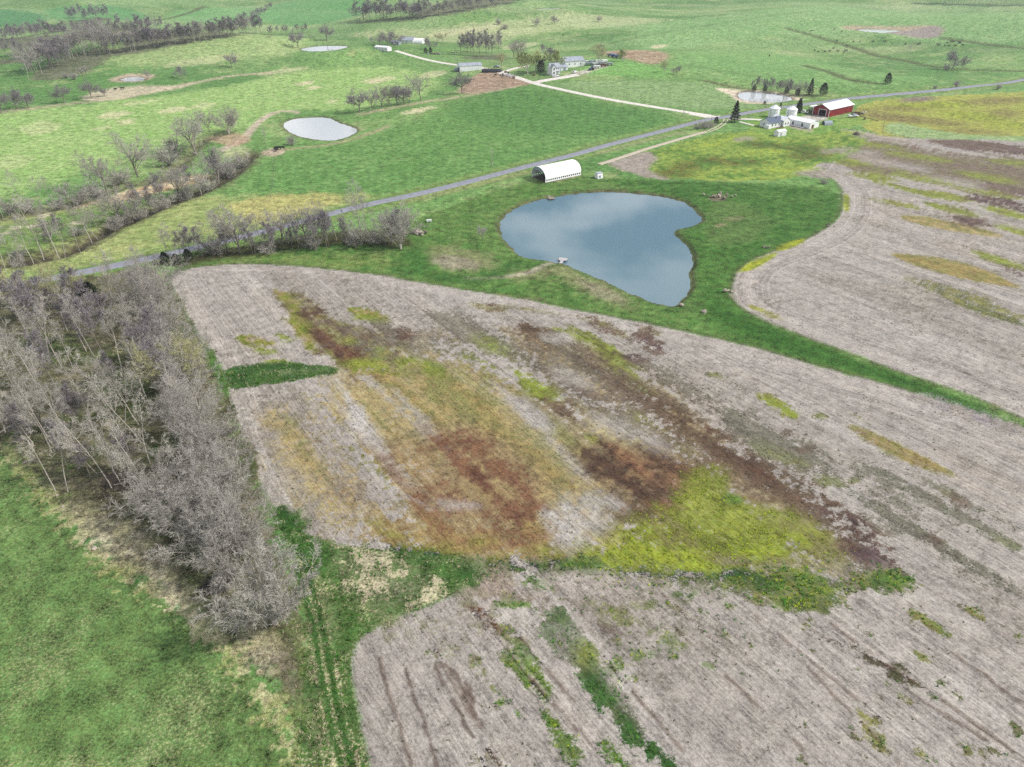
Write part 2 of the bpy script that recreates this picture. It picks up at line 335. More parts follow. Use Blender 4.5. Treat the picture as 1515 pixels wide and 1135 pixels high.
# shore line
for k, (P, lev) in PW.items():
    sd, i = sdist(P, X, Y, 5)
    w = np.exp(-((sd[i] + .7) / (0.9 if k == 'farm' else 1.6)) ** 2) * .75 * sst(-.7, .3, n3[i] + .3)
    COL[i] = COL[i] * (1 - w[:, None]) + alb(108,100,78) * w[:, None]
    w = sst(-.3, .6, sd[i]); COL[i] = COL[i] * (1 - w[:, None]) + alb(120,112,90) * w[:, None]
# -- stubble
soilA, soilB, soilC, soilD = alb(190,182,173), alb(174,165,155), alb(207,201,193), alb(195,181,165)
def stubble(P, soft=.8, amp=1.2):
    global COL
    sd, i, w = paint(P, soilA, soft, amp, 1, world=True, soil=1.0)
    head = np.exp(-(np.maximum(sd[i], 0) / 9.0))
    c = np.tile(soilA, (len(i), 1))
    for m, cc in ((sst(-.1, .7, rn_big[i]) * .8, soilB), (sst(.0, .8, rn_mid[i] + .3 * n8[i]) * .55, soilC), (sst(.15, .9, n30[i] + .5 * rn_mid[i]) * .6, soilD), (sst(.1, .8, rn_fine[i]) * .35, soilC), (sst(.25, .9, n05[i] * .6 + n1[i] * .5) * .4, alb(128,118,108)), (sst(.3, .9, -n05[i] * .7 + n1[i] * .4) * .3, alb(222,214,206))):
        c = c * (1 - m[:, None]) + cc * m[:, None]
    COL[i] = COL[i] * (1 - w[:, None]) + c * w[:, None]
    hd = (sd[i] > 0) & (sd[i] < 11) & (Y[i] > 96) & ~((Y[i] < 250) & (sd[i] > 6) & (X[i] < 60))
    ROWC[i[hd]] = sd[i][hd] * 1.0 + 500
    st = hd * (.5 + .5 * np.sin(sd[i] * 2 * math.pi / 3.1 + .3 * n8[i])) ** 5 * .5
    COL[i] = COL[i] * (1 - st[:, None]) + alb(216,206,198) * st[:, None]
    e = np.exp(-((sd[i] + .9) / .8) ** 2) * .5
    COL[i] = COL[i] * (1 - e[:, None]) + alb(96,96,62) * e[:, None]
    return sd
sdF2 = stubble(F2); sdF1 = stubble(F1)
# speckle of weeds over the worn stubble
for msk in (sdF1, sdF2):
    i = np.nonzero(msk > 0)[0]
    w = sst(.05, .55, rn_big[i] * .8 + n30[i] * .5) * sst(.05, .6, n1[i] * .5 + n05[i] * .6 + rn_fine[i] * .3) * .55
    COL[i] = COL[i] * (1 - w[:, None]) + alb(112,112,88) * w[:, None]

BASE = COL.copy(); LATE[0] = True
YG, GO, OL, RB, DB, PU, GR, DG = alb(158,174,62), alb(174,154,98), alb(152,149,92), alb(122,86,70), alb(100,80,66), alb(104,84,86), alb(104,140,58), alb(58,106,46)
YG2, GO2, RB2, DB2, OL2 = alb(136,150,58), alb(196,176,124), alb(150,112,84), alb(128,108,94), alb(176,168,132)
def pt(poly, c, c2, k=.85, soft=1.6, amp=3.0, sp=.8, **kw): paint(poly, c, soft * 1.7, amp * .8, min(1, k * 1.08), c2=c2, sp=sp * .62, **kw)
E = ell
# thin weed cover in drifts along the rows, over the middle of the field
MID = smooth_poly(gpl([(380,600),(480,560),(600,500),(720,480),(850,500),(960,560),(1060,640),(1180,720),(1260,800),(1200,845),(1000,850),(800,830),(600,805),(470,785),(410,720)]), True, 1)
sdm, i = sdist(MID, X, Y, 8); env = sst(-6, 8, sdm[i] + 5 * n8[i])
for sd_, thr, cc, kk in ((201, -.15, GO2, .7), (202, .0, OL2, .55), (203, .12, alb(138,132,112), .6), (204, .2, OL, .6), (205, .28, RB2, .6), (206, .28, DB2, .6), (207, .3, YG2, .5)):
    f = fbm(AL[i] / 26, AC[i] / 8, sd_, 4) + .22 * n1[i] + .18 * n05[i]
    w = sst(thr, thr + .4, f) * kk * env; COL[i] = COL[i] * (1 - w[:, None]) + cc * w[:, None]; WT[i] = WT[i] * (1 - w) + w
# golden weed over the middle of the field
pt([(470,600),(560,555),(690,540),(790,590),(880,655),(940,720),(900,780),(850,815),(700,822),(560,803),(510,780),(600,745),(590,690),(545,640)], GO2, OL2, .8, 5, 7, .5)
pt([(365,600),(450,590),(480,640),(520,700),(560,770),(480,780),(420,735),(385,670)], GO2, soilB, .65, 4, 6, .6)
for a in (E(610,590,70,14,35), E(690,600,80,16,38), E(760,640,90,14,40), E(820,700,60,16,42), E(720,560,60,10,25), E(440,640,40,10,50), E(470,690,40,8,50), E(560,620,50,7,45), E(640,560,50,8,30), E(735,740,60,14,35), E(600,640,45,6,45)):
    pt(a, GO, OL, .75, 1.5, 4, .6)
for a in (E(640,640,90,5,47), E(560,660,110,5,47), E(520,600,70,4,50), E(585,600,80,5,44), E(770,600,60,6,40), E(850,690,60,5,45)): pt(a, soilC, soilA, .75, .8, 2.2, .3)
pt(E(548,640,95,9,57), soilC, alb(218,212,208), .8, .8, 2, .2)
for a in (E(760,620,110,5,42), E(830,640,90,5,42)): pt(a, alb(140,150,92), OL, .6, 1, 2, .5)
# upper left patch
pt([(402,432),(440,428),(472,448),(490,470),(540,480),(600,500),(600,530),(560,548),(500,545),(462,525),(446,490),(420,455)], OL, DB2, .8, 1.5, 4, .7)
for a in (E(425,440,22,6,30), E(440,475,10,24,-22), E(455,500,12,22,-25), E(530,535,40,8,8), E(560,520,18,8,0), E(545,465,30,6,12), E(385,505,28,8,10), E(560,552,40,7,5)): pt(a, GO, YG2, .8, 1.2, 3)
for a in (E(462,465,18,7,12), E(480,500,24,14,20), E(515,520,30,14,10), E(535,500,34,7,-8), E(592,497,22,9,-5), E(505,490,16,6,0)): pt(a, RB, DB, .85, 1.2, 3.5, 1)
for a in (E(545,540,30,8,10), E(518,505,12,6,0), E(600,535,18,8,0), E(420,500,14,6,15), E(395,520,16,4,5), E(412,536,22,3,5)): pt(a, YG, YG2, .7, 1, 2)
# bright weed by the rows of spots
for a in (E(725,508,32,12,24), E(690,528,9,5,10), E(640,545,16,6,30), E(535,470,18,5,0), E(805,580,32,14,22), E(780,560,26,8,30), E(876,650,10,5,15), E(885,510,30,9,26), E(920,545,34,13,26), E(850,495,36,8,16), E(958,578,16,5,25), E(905,525,24,10,24)): pt(a, YG, YG2, .85, 1.2, 2.5)
for a in (E(800,460,60,5,8), E(720,455,30,5,10), E(880,475,20,4,15), E(965,490,18,6,20), E(905,490,28,5,18), E(770,440,40,3,8)): pt(a, OL, DB2, .6, 1.5, 3)
# brown band running down the slope, thin weed round it first
pt([(770,480),(830,488),(900,520),(980,570),(1060,620),(1140,680),(1230,745),(1330,830),(1340,850),(1270,845),(1180,790),(1090,740),(1000,690),(900,640),(830,590),(770,530)], alb(138,124,100), alb(122,104,88), .62, 3, 6, 1.2)
pt([(860,650),(940,655),(1030,680),(1060,700),(1020,770),(930,790),(880,750)], alb(134,112,86), alb(112,92,76), .7, 3, 6, .9)
pt([(560,640),(640,630),(740,650),(810,700),(840,780),(820,825),(700,820),(600,790),(560,720)], alb(160,132,98), alb(148,128,96), .55, 4, 7, .9)
for a in (E(800,505,24,14,35), E(790,490,30,7,15), E(880,545,34,14,30), E(930,580,50,14,32), E(985,610,46,14,32), E(1040,650,50,15,35), E(1100,690,50,14,33), E(1160,725,50,14,30), E(1215,755,44,12,30), E(1265,790,40,9,30), E(860,610,36,10,15), E(830,600,34,8,12), E(890,600,40,5,20)):
    pt(a, DB, alb(124,102,84), .72, 2.4, 5.5, 1.6)
for a in (E(940,690,60,24,28), E(985,740,50,20,30), E(1010,700,50,14,28), E(905,700,26,14,20), E(960,760,40,10,20)): pt(a, RB2, DB, .85, 2.5, 5, .9)
for a in (E(918,692,18,12,10), E(980,745,24,8,10), E(1060,640,26,6,25), E(1120,690,30,6,28)): pt(a, RB, DB, .8, 1, 3, 1)
for a in (E(955,500,14,7,10), E(940,530,20,8,10), E(970,515,10,8,0), E(860,575,30,12,30), E(885,585,40,10,10)): pt(a, PU, DB2, .7, 1.5, 4, 1.2)
# red brown weed
for a in (E(585,682,10,22,-25), E(640,660,22,10,-20), E(690,660,34,20,0), E(700,700,46,26,20), E(660,735,44,22,10), E(720,690,30,16,25), E(640,760,34,14,0), E(655,650,8,8,0), E(740,700,26,12,20), E(770,720,30,14,30), E(780,760,36,24,20), E(760,790,44,14,5), E(700,745,40,8,0), E(730,760,34,10,10)):
    pt(a, RB, RB2, .82, 1.8, 4.5, 1.1)
for a in (E(600,770,30,8,0), E(560,795,44,8,6), E(690,800,60,12,4), E(800,780,30,14,0), E(640,790,30,8,0)): pt(a, RB, GO, .75, 1.6, 3.5, 1)
pt([(520,772),(600,765),(700,790),(840,800),(860,830),(760,832),(640,822),(560,806)], GO, RB2, .75, 2, 4, .7)
for a in (E(545,775,24,8,0), E(580,790,30,7,8), E(640,812,50,7,6), E(730,822,50,6,2), E(810,815,40,7,0), E(720,800,20,5,0)): pt(a, YG2, GO, .7, 1, 2.5)
# grey openings
for a in (E(860,770,46,20,15), E(880,740,40,10,10), E(850,800,26,8,0), E(680,745,30,6,5)): pt(a, soilA, soilC, .8, 1.5, 4, .4)
for a in (E(910,630,46,16,20), E(850,560,40,10,25), E(780,610,30,14,40), E(960,650,40,10,30), E(830,500,20,8,0)): pt(a, soilC, soilA, .8, 1.5, 4, .5)
for a in (E(700,490,60,16,15), E(660,510,50,12,20), E(760,520,60,14,25), E(900,600,60,20,25), E(850,540,50,12,25), E(1000,560,50,10,25), E(640,470,60,8,12), E(1080,620,60,12,30), E(1160,660,60,14,30), E(560,500,60,14,10)): pt(a, alb(120,112,98), alb(150,144,128), .6, 4, 7, 1.8)
line([(520,806),(600,817),(680,829),(740,836),(860,836),(1000,853),(1100,850)], alb(84,108,52), 2.2, 1.2, .7, 1.2)
# yellow green at the foot of the slope
pt([(880,800),(930,770),(1000,750),(1030,695),(1060,700),(1090,740),(1170,760),(1230,790),(1240,830),(1150,840),(1080,850),(1000,852),(930,848),(860,835)], alb(156,170,58), alb(128,128,70), .9, 2, 4, .7, ty=.5)
for a in (E(1055,720,26,22,40), E(1040,760,40,20,10), E(1130,770,50,18,10), E(1110,800,60,14,5)): pt(a, alb(164,170,88), YG2, .8, 2, 4)
for a in (E(960,820,70,16,3), E(1020,838,60,10,0), E(905,835,44,10,5), E(1120,815,50,8,0)): pt(a, alb(178,196,48), YG2, .85, 1, 2.5, ty=.8)
for a in (E(985,800,40,3,50), E(1010,790,46,3,45), E(1080,830,40,6,5), E(1190,815,40,6,10)): pt(a, DB2, OL, .8, .6, 1.5)
pt(E(1085,738,13,7,15), alb(96,160,36), GR, .95, .6, 1, .2, ty=.4)
for a in (E(1190,835,60,8,4), E(1240,810,36,10,10), E(1170,780,30,6,20)): pt(a, DB2, OL, .7, 1.5, 3, 1)
for a in (E(1280,815,40,14,25), E(1305,838,36,12,25), E(1250,772,40,7,28), E(1265,800,20,8,0)): pt(a, DB, PU, .85, 1.2, 3, .9)
# stubble to the right
pt([(1252,626),(1275,632),(1330,655),(1380,680),(1410,698),(1400,704),(1350,690),(1300,662),(1265,640)], GO, OL, .85, 1, 1.6, .4)
for a, kk in ((E(1150,600,34,8,28), .85), (E(1168,612,20,7,28), .8)): pt(a, alb(158,172,66), OL, kk, .8, 2)
for a in (E(1215,615,10,3,5), E(1265,712,9,5,10), E(1230,712,16,5,15), E(1398,732,9,5,15), E(1490,802,10,6,15), E(1140,665,26,9,20), E(1175,680,20,7,20), E(1270,618,24,4,25), E(1058,555,14,4,10), E(1470,600,10,3,0)): pt(a, OL, alb(140,150,96), .7, 1, 2)
for a in (E(1330,720,80,18,30), E(1370,790,70,14,30), E(1430,760,70,16,30), E(1250,690,60,10,30), E(1120,640,60,10,30), E(1330,760,50,14,30), E(1460,850,60,12,30), E(1200,670,30,10,20)): pt(a, alb(128,128,108), alb(142,138,122), .6, 3, 6, 1.4)
for a in (E(1195,664,12,4,5), E(1165,640,8,4,0), E(1385,800,10,5,30), E(1410,740,16,6,25)): pt(a, alb(110,96,82), DB2, .7, .8, 2, 1)
# waterway across the field
pt([(680,838),(760,830),(860,836),(1000,852),(1120,838),(1240,845),(1345,850),(1345,866),(1250,872),(1240,905),(1180,900),(1060,888),(990,870),(880,862),(760,850)], alb(96,112,64), soilB, .7, 2, 4, 1.3, tg=.35)
pt([(1080,842),(1180,845),(1260,862),(1330,850),(1348,862),(1250,878),(1245,903),(1190,902),(1120,885),(1060,870)], alb(78,112,48), alb(140,140,80), .8, 1.2, 3, .9, tg=.9, ty=.35)
for a in (E(1085,852,14,7,0), E(1135,862,26,8,20), E(1010,880,18,5,0), E(795,862,22,6,10), E(1210,858,30,6,0), E(860,835,30,4,0), E(780,838,26,5,0), E(1325,858,26,6,0)): pt(a, DG, GR, .85, .8, 2, .6, tg=.9)
for a in (E(1175,895,30,6,5), E(1195,850,26,6,10), E(1230,875,14,5,0)): pt(a, YG, GR, .8, .8, 2, .6, ty=.9)
pt(E(865,867,62,15,5), alb(212,203,194), alb(196,184,172), .9, 1, 2.5, .3, ts=.4)
for a in (E(790,885,60,9,2), E(880,895,40,7,5), E(700,870,30,10,-10), E(955,882,30,6,0)): pt(a, alb(164,146,130), soilB, .7, 1.5, 3, .6)
# lower block
q_ = random.Random(9)
for k in range(46):
    u_, v_ = q_.uniform(740, 1120), q_.uniform(872, 1010)
    if v_ < 1000 - (u_ - 740) * .1: pt(E(u_, v_, q_.uniform(3, 9), q_.uniform(2, 4), 25), alb(112,140,56), alb(132,138,72), .8, .5, 1, .6, tg=.6, ty=.2)
for k in range(26): pt(E(q_.uniform(1180, 1510), q_.uniform(870, 1130), q_.uniform(3, 10), q_.uniform(2, 3.5), 32), alb(104,122,64), alb(120,116,88), .75, .5, 1, .8, tg=.4)
for a in (E(832,915,20,20,0), E(838,945,24,20,0), E(820,930,14,20,0)): pt(a, DG, alb(76,122,58), .92, .8, 1.8, .5, tg=1)
pt([(850,925),(880,945),(885,975),(915,1010),(950,1060),(930,1100),(890,1050),(865,1000),(840,975),(830,950)], alb(100,118,66), soilB, .75, 1, 2.5, 1, tg=.5)
for a in (E(875,1010,16,20,-35), E(890,1040,18,16,-30), E(925,1085,16,28,-32), E(960,1115,14,14,-30), E(985,1135,14,10,0)): pt(a, DG, alb(72,118,56), .9, .8, 1.6, .6, tg=1)
for a in (E(870,965,16,24,-25), E(925,985,20,8,0), E(935,1005,16,7,0), E(985,942,14,5,10), E(905,905,20,7,5), E(925,920,20,9,15), E(950,970,12,4,0), E(1050,988,12,4,10), E(1000,955,14,5,0)): pt(a, alb(134,142,58), GR, .8, .8, 2, .8, tg=.4, ty=.5)
for a in (E(888,925,16,8,25), E(905,932,16,6,25), E(870,915,14,5,30)): pt(a, alb(118,98,98), DB2, .85, .8, 1.6, .6)
for a in (E(705,975,14,22,-22), E(725,1010,12,26,-25), E(655,965,20,8,0)): pt(a, alb(124,138,74), alb(150,146,108), .75, 1, 2.5, 1, tg=.35)
for a in (E(742,1040,10,5,0), E(765,1056,6,5,40), E(760,895,26,5,0)): pt(a, alb(104,152,46), GR, .9, .5, .8, .3, tg=.8)
for a in (E(775,985,14,30,-26), E(800,1015,10,20,-30), E(818,1075,8,26,-30), E(840,1105,8,26,-32), E(910,1115,7,30,-33)): pt(a, alb(110,144,56), GR, .85, .8, 1.6, .8, tg=.8, ty=.3)
pt([(560,925),(650,895),(700,885),(740,930),(690,960),(620,955),(560,960)], alb(176,166,150), alb(150,150,118), .6, 3, 5, 1)
pt([(760,900),(900,880),(1060,900),(1120,930),(1160,970),(1080,985),(960,960),(880,950),(800,960)], alb(150,146,120), soilB, .5, 4, 6, 1.5, tg=.12)
for a in (E(1230,948,30,7,28), E(1280,968,40,8,28), E(1330,998,26,7,28), E(1310,985,30,5,28)): pt(a, alb(108,94,84), alb(92,92,64), .85, .8, 2, 1)
for a in (E(1200,928,14,6,10), E(1320,1020,20,5,40), E(1445,910,18,6,35), E(1390,930,20,5,30), E(1370,918,26,5,30), E(1430,1105,16,6,40), E(1360,970,14,4,30), E(1300,1100,24,8,35), E(1285,1065,16,6,35), E(1510,940,10,5,20), E(1365,1115,14,7,35), E(1430,1115,10,7,35)): pt(a, alb(118,138,66), OL, .75, .8, 2, 1, tg=.5)
for a in (E(1435,1125,20,6,35), E(1105,1110,30,16,30), E(1150,1060,30,12,40), E(1130,1085,20,10,40)): pt(a, alb(140,128,114), alb(120,114,100), .6, 2, 4, 1.4)
pt([(690,1135),(745,1090),(800,1110),(830,1135)], alb(160,154,124), soilB, .6, 2, 3, .8)
# pale headland wheel tracks down the left border
for o in (6, 15, 21): line([(255 + o, 425), (283 + o, 475), (312 + o, 522)], alb(214,204,194), .7, .35, .7, .25)
for o in (8, 17, 24): line([(342 + o, 600), (362 + o, 655), (385 + o, 710), (408 + o, 752), (422 + o, 772)], alb(216,206,196), .6, .3, .75, .2)
# wheel ruts and wash lines along the rows
rng = random.Random(4)
for (a, b, c, d) in ((700,905,790,1010), (790,1010,905,1135), (640,960,740,1135), (560,975,610,1135), (905,985,1010,1110), (1000,930,1190,1110), (1230,925,1500,1110), (1180,970,1330,1130), (1340,1020,1515,1130), (620,930,700,1040), (1100,900,1300,1060), (760,930,850,1040), (1400,960,1515,1040), (980,880,1060,950)):
    pts = [(a + (c - a) * t + rng.uniform(-2, 2), b + (d - b) * t + rng.uniform(-2, 2)) for t in np.linspace(0, 1, 9)]
    line(pts, alb(116,100,88), .5, .25, .85, .3)
    line([(p[0] + 4, p[1] - 1) for p in pts], alb(212,200,188), .5, .3, .45, .25)
for (a, b, c, d) in ((640,980,720,1135), (690,1010,720,1100), (600,990,650,1135), (670,990,700,1060)):
    line([(a + (c - a) * t + rng.uniform(-4, 4), b + (d - b) * t) for t in np.linspace(0, 1, 11)], alb(120,104,94), .5, .25, .85, .25)
line([(690,895),(715,905),(730,925),(745,935)], alb(140,118,104), 1.2, .5, .7, .4)
line([(520,640),(535,690),(600,735),(625,745)], soilC, .8, .4, .5, .3)
for (a, b, c, d) in ((1115,560,1515,760), (1100,540,1450,690), (1250,600,1515,720), (1090,620,1400,800), (700,440,1060,560), (620,450,690,510), (1200,760,1515,960), (1300,760,1515,880), (560,420,700,500)):
    line([(a + (c - a) * t, b + (d - b) * t + rng.uniform(-1, 1)) for t in np.linspace(0, 1, 7)], alb(150,138,130), .8, .4, .4, .3)
pt(E(1440,615,100,10,19), alb(168,158,162), soilB, .7, 2, 3, .3)
# -- second field
for a, c in (([(1325,318),(1360,318),(1430,332),(1490,348),(1480,352),(1420,345),(1350,330)], GO2), ([(1312,374),(1350,376),(1400,382),(1450,395),(1500,418),(1510,428),(1460,420),(1400,408),(1340,390)], GO)): pt(a, c, OL, .85, 1.5, 2, .4)
pt([(1330,405),(1380,415),(1440,430),(1480,455),(1540,480),(1540,488),(1460,470),(1400,445)], alb(112,118,80), OL, .7, 2, 4, 1)
for a in (E(1240,420,60,10,22), E(1290,430,50,8,22), E(1210,410,30,7,20), E(1330,470,50,6,22)): pt(a, alb(146,144,128), soilB, .6, 3, 5, 1.2)
for a in (E(1122,388,34,7,-24), E(1170,362,24,5,-20), E(1252,300,5,14,0)): pt(a, alb(188,196,60), YG2, .9, .8, 1.2, .3)
for a in (E(1135,462,26,6,25), E(1118,455,14,4,15)): pt(a, alb(176,176,92), OL, .75, 1, 2)
for a in (E(1445,280,70,7,12), E(1490,315,40,6,15), E(1400,290,40,5,10), E(1370,265,50,6,10), E(1310,250,50,9,10), E(1500,340,30,5,15), E(1320,300,40,4,12), E(1420,240,50,6,8)): pt(a, alb(162,178,70), OL, .8, 2, 4, .7)
for a in (E(1480,300,50,7,12), E(1440,325,30,4,10), E(1450,250,70,10,8), E(1400,245,60,4,10), E(1480,220,60,9,5), E(1430,330,24,5,10), E(1500,260,40,10,10), E(1500,400,20,4,20)): pt(a, alb(136,118,102), PU, .75, 2.5, 5, 1)
pt([(1230,205),(1300,205),(1400,225),(1515,235),(1620,250),(1620,290),(1515,285),(1400,262),(1300,258),(1250,250)], alb(146,140,108), alb(146,128,116), .8, 5, 9, .8)
for a in (E(1300,215,40,4,8), E(1360,232,50,5,8), E(1290,262,40,6,10), E(1340,280,50,5,12), E(1460,262,50,5,10), E(1410,310,40,5,12), E(1500,240,40,4,6), E(1260,240,30,5,5), E(1480,385,40,5,18)): pt(a, alb(160,174,72), alb(140,142,84), .75, 2, 5, .9)
for a in (E(1330,245,50,5,8), E(1420,272,50,5,10), E(1270,225,30,4,5), E(1500,330,40,6,12)): pt(a, alb(176,168,158), soilA, .7, 2, 5, .8)
for a in (E(1440,215,70,8,5), E(1500,285,50,6,10)): pt(a, alb(122,104,92), alb(140,120,112), .75, 3, 5, .9)
line([(1085,440),(1078,430),(1100,455),(1150,482)], alb(198,186,172), 1.2, .5, .6, .4)
for r in (7, 12, 16):
    line([(1092 + r, 425 - r * .2), (1096 + r * 1.1, 408), (1112 + r * 1.4, 394), (1140 + r, 384)], alb(212,202,194), 1.1, .5, .6, .4)
    line([(1092 + r, 425 - r * .2), (1102 + r, 445 - r * .3), (1130 + r, 462 - r * .2), (1180, 484 - r * .6)], alb(206,196,188), 1.0, .5, .6, .4)
for r in (0, 5, 11, 16): line([(1284 + r, 280), (1288 + r, 300), (1290 + r, 328)], alb(210,200,190), 1.1, .5, .6, .4)
for r in range(4): line([(1240, 275 + r * 9), (1290, 300 + r * 6), (1265, 345 + r * 4), (1200, 372 + r * 6)], alb(200,188,180), 1.2, .6, .35, .5)
line([(1355,525),(1420,545),(1470,575)], alb(130,120,112), 1.5, .6, .5, .6)
KL = 1.55
# -- weedy fields by the farm
paint(F3, alb(92,140,48), 2, 3, .95, world=True, c2=alb(154,178,70), soil=.35)
P0([(893,243),(925,232),(962,222),(975,235),(955,250),(985,262),(1000,268),(940,258)], alb(172,160,152), 2, 3, .95, soil=.8)
for a in (E(1020,245,50,8,-14), E(1190,225,40,12,5), E(1090,240,40,5,0), E(1000,258,26,4,0), E(1130,215,30,5,5)): pt(a, alb(84,116,44), alb(112,108,60), .75, 3, 5, .8)
for a in (E(1060,212,50,6,-12), E(1130,225,40,5,0), E(1170,250,50,6,0), E(1110,200,30,4,0)): pt(a, alb(178,194,70), alb(130,166,60), .8, 2.5, 4, .5)
for a in (E(1240,222,26,4,-5), E(1290,235,40,6,10), E(1100,206,14,3,-5), E(1215,258,36,7,5), E(1310,205,50,4,6)): pt(a, alb(176,164,150), soilB, .75, 2, 4, .6)
paint(F4, alb(162,172,82), 3, 4, .95, world=True, c2=alb(180,180,96), soil=.35)
for a in (E(1360,178,70,6,5), E(1470,150,60,5,-2), E(1300,170,40,6,10), E(1440,195,50,4,3), E(1340,160,40,4,0), E(1480,170,30,8,0)): pt(a, alb(150,136,90), alb(128,118,76), .7, 4, 6, .7)
for a in (E(1380,155,60,5,0), E(1440,172,50,7,5), E(1500,185,40,4,0)): pt(a, alb(180,194,70), YG2, .7, 4, 6, .5)
pt(E(1357,147,27,4,-4), alb(140,120,138), alb(140,124,110), .75, 3, 3, .5)
P0([(1305,190),(1325,180),(1370,190),(1430,200),(1515,202),(1620,204),(1620,212),(1515,209),(1400,206),(1330,203)], alb(134,176,112), 2, 3, .85, c2=alb(160,190,136))
line([(1240,190),(1270,196),(1300,201),(1340,207),(1380,211)], alb(186,174,158), 3.5, 1, .7, 1)
P0([(1105,178),(1130,168),(1190,165),(1240,176),(1270,172),(1290,180),(1250,192),(1200,202),(1150,204),(1110,194)], alb(104,160,58), 2, 3, .85, c2=alb(140,176,78))
P0([(1165,176),(1200,170),(1222,171),(1228,176),(1205,180),(1170,182)], alb(206,200,192), 1.5, 1.5, .9)
P0([(1190,160),(1215,158),(1225,170),(1195,172)], alb(70,80,50), 1, 2, .7)
P0([(1165,184),(1180,188),(1205,192),(1200,195),(1170,190)], alb(196,180,168), 1, 1, .8)
KL = 1.7
# -- hay field, wood floor
paint(WOOD, alb(118,112,86), 1.5, 4, .95, world=True, c2=alb(96,100,64))
i = np.nonzero(sdist(WOOD, X, Y, 3)[0] > -2)[0]
for m, cc in ((sst(.1, .6, n8[i] + .4 * n1[i]), alb(82,108,48)), (sst(.2, .7, n3[i] + .5 * n05[i]) * .7, alb(84,74,60)), (sst(.25, .7, -n3[i] + .6 * n1[i]) * .6, alb(160,150,128)), (sst(.3, .7, n30[i] + .5 * n3[i]) * .6, alb(66,58,50))):
    m = m * sst(-2, 2, sdist(WOOD, X[i], Y[i], 3)[0]); COL[i] = COL[i] * (1 - m[:, None]) + cc * m[:, None]
TG[i] = .12 * sst(.0, .5, n8[i]); TS[i] = .10
for a in (E(60,510,60,12,0), E(110,530,60,10,0), E(150,570,30,14,0), E(190,570,30,20,0), E(235,670,20,14,0), E(200,610,20,14,0), E(300,820,26,24,0), E(290,860,20,16,0), E(230,500,12,16,-20)): pt(a, alb(86,118,48), alb(104,126,62), .7, 2, 4, .8, tg=.3)
for a in (E(14,610,10,40,15), E(95,600,26,14,0), E(180,710,50,18,-15), E(60,440,40,6,-14), E(215,450,20,24,0), E(270,690,14,30,0), E(300,760,24,22,0)): pt(a, alb(74,66,58), alb(96,88,76), .75, 2, 3, .9)
KL = 1.4
paint(HAY, alb(104,134,66), 2, 3.5, .97, world=True, c2=alb(126,146,86), noise=n3 * .7 + n1 * .6)
i = np.nonzero(sdist(HAY, X, Y, 3)[0] > -1)[0]
ww = sst(-1, 2, sdist(HAY, X[i], Y[i], 3)[0])
for m, cc in ((sst(-.05, .55, n8[i] * .8 + n30[i] * .6 + .25 * n1[i]) * .75, alb(158,162,108)), (sst(.1, .7, -n8[i] * .7 - n30[i] * .5) * .7, alb(76,120,50)), (sst(.1, .7, n05[i] + .4 * n1[i]) * .45, alb(172,172,124)), (sst(.1, .7, -n05[i] + .4 * n3[i]) * .45, alb(70,104,46))):
    m = m * ww; COL[i] = COL[i] * (1 - m[:, None]) + cc * m[:, None]
P0([(0,690),(60,745),(130,815),(220,880),(320,965),(390,1030),(430,1090),(445,1135),(360,1135),(340,1060),(250,960),(120,880),(40,790),(0,740)], alb(72,118,46), 4, 5, .65, c2=alb(92,128,58))
for pts in ([(0,900),(60,870),(120,855),(180,845)], [(250,985),(290,1030),(330,1080),(350,1135)], [(10,960),(14,1040),(8,1135)]): line(pts, alb(176,172,122), 1.2, .6, .5, .5)
KL = 1.25
# dry strip between wood and hay
STR = np.zeros(N); _r = P0([(0,652),(40,690),(70,735),(130,790),(190,845),(260,888),(340,960),(400,1010),(430,1060),(462,1135),(440,1135),(400,1055),(350,985),(280,915),(220,880),(150,835),(90,775),(50,725),(0,668)], alb(190,182,146), 1.2, 3, .85, c2=alb(140,146,92), ts=.7, noise=n3 * .5 + n1 * .8 + n05 * .4); STR[_r[1]] = _r[2]
for a in (E(165,805,46,18,20), E(235,845,40,20,45), E(262,885,24,18,40), E(385,965,20,36,-25), E(190,785,40,12,20), E(120,765,30,12,30), E(300,930,26,14,40)):
    _r = paint(a, alb(200,190,166), 2, 3.5, .85, c2=alb(168,160,128), sp=.5, ts=.6); STR[_r[1]] = np.maximum(STR[_r[1]], _r[2])
pt(E(440,1000,8,40,-22), alb(120,108,92), alb(96,96,66), .7, 1, 1.5, .8)
reg_hay = sdist(HAY, X, Y, 1)[0]
CORN = smooth_poly(gpl([(402,742),(420,770),(470,802),(520,806),(600,815),(680,828),(725,836),(700,862),(640,895),(575,915),(530,945),(517,975),(527,1045),(550,1140),(560,1300),(450,1300),(440,1080),(450,990),(455,930),(440,860),(420,800)]), True, 1)
KL = 1.75
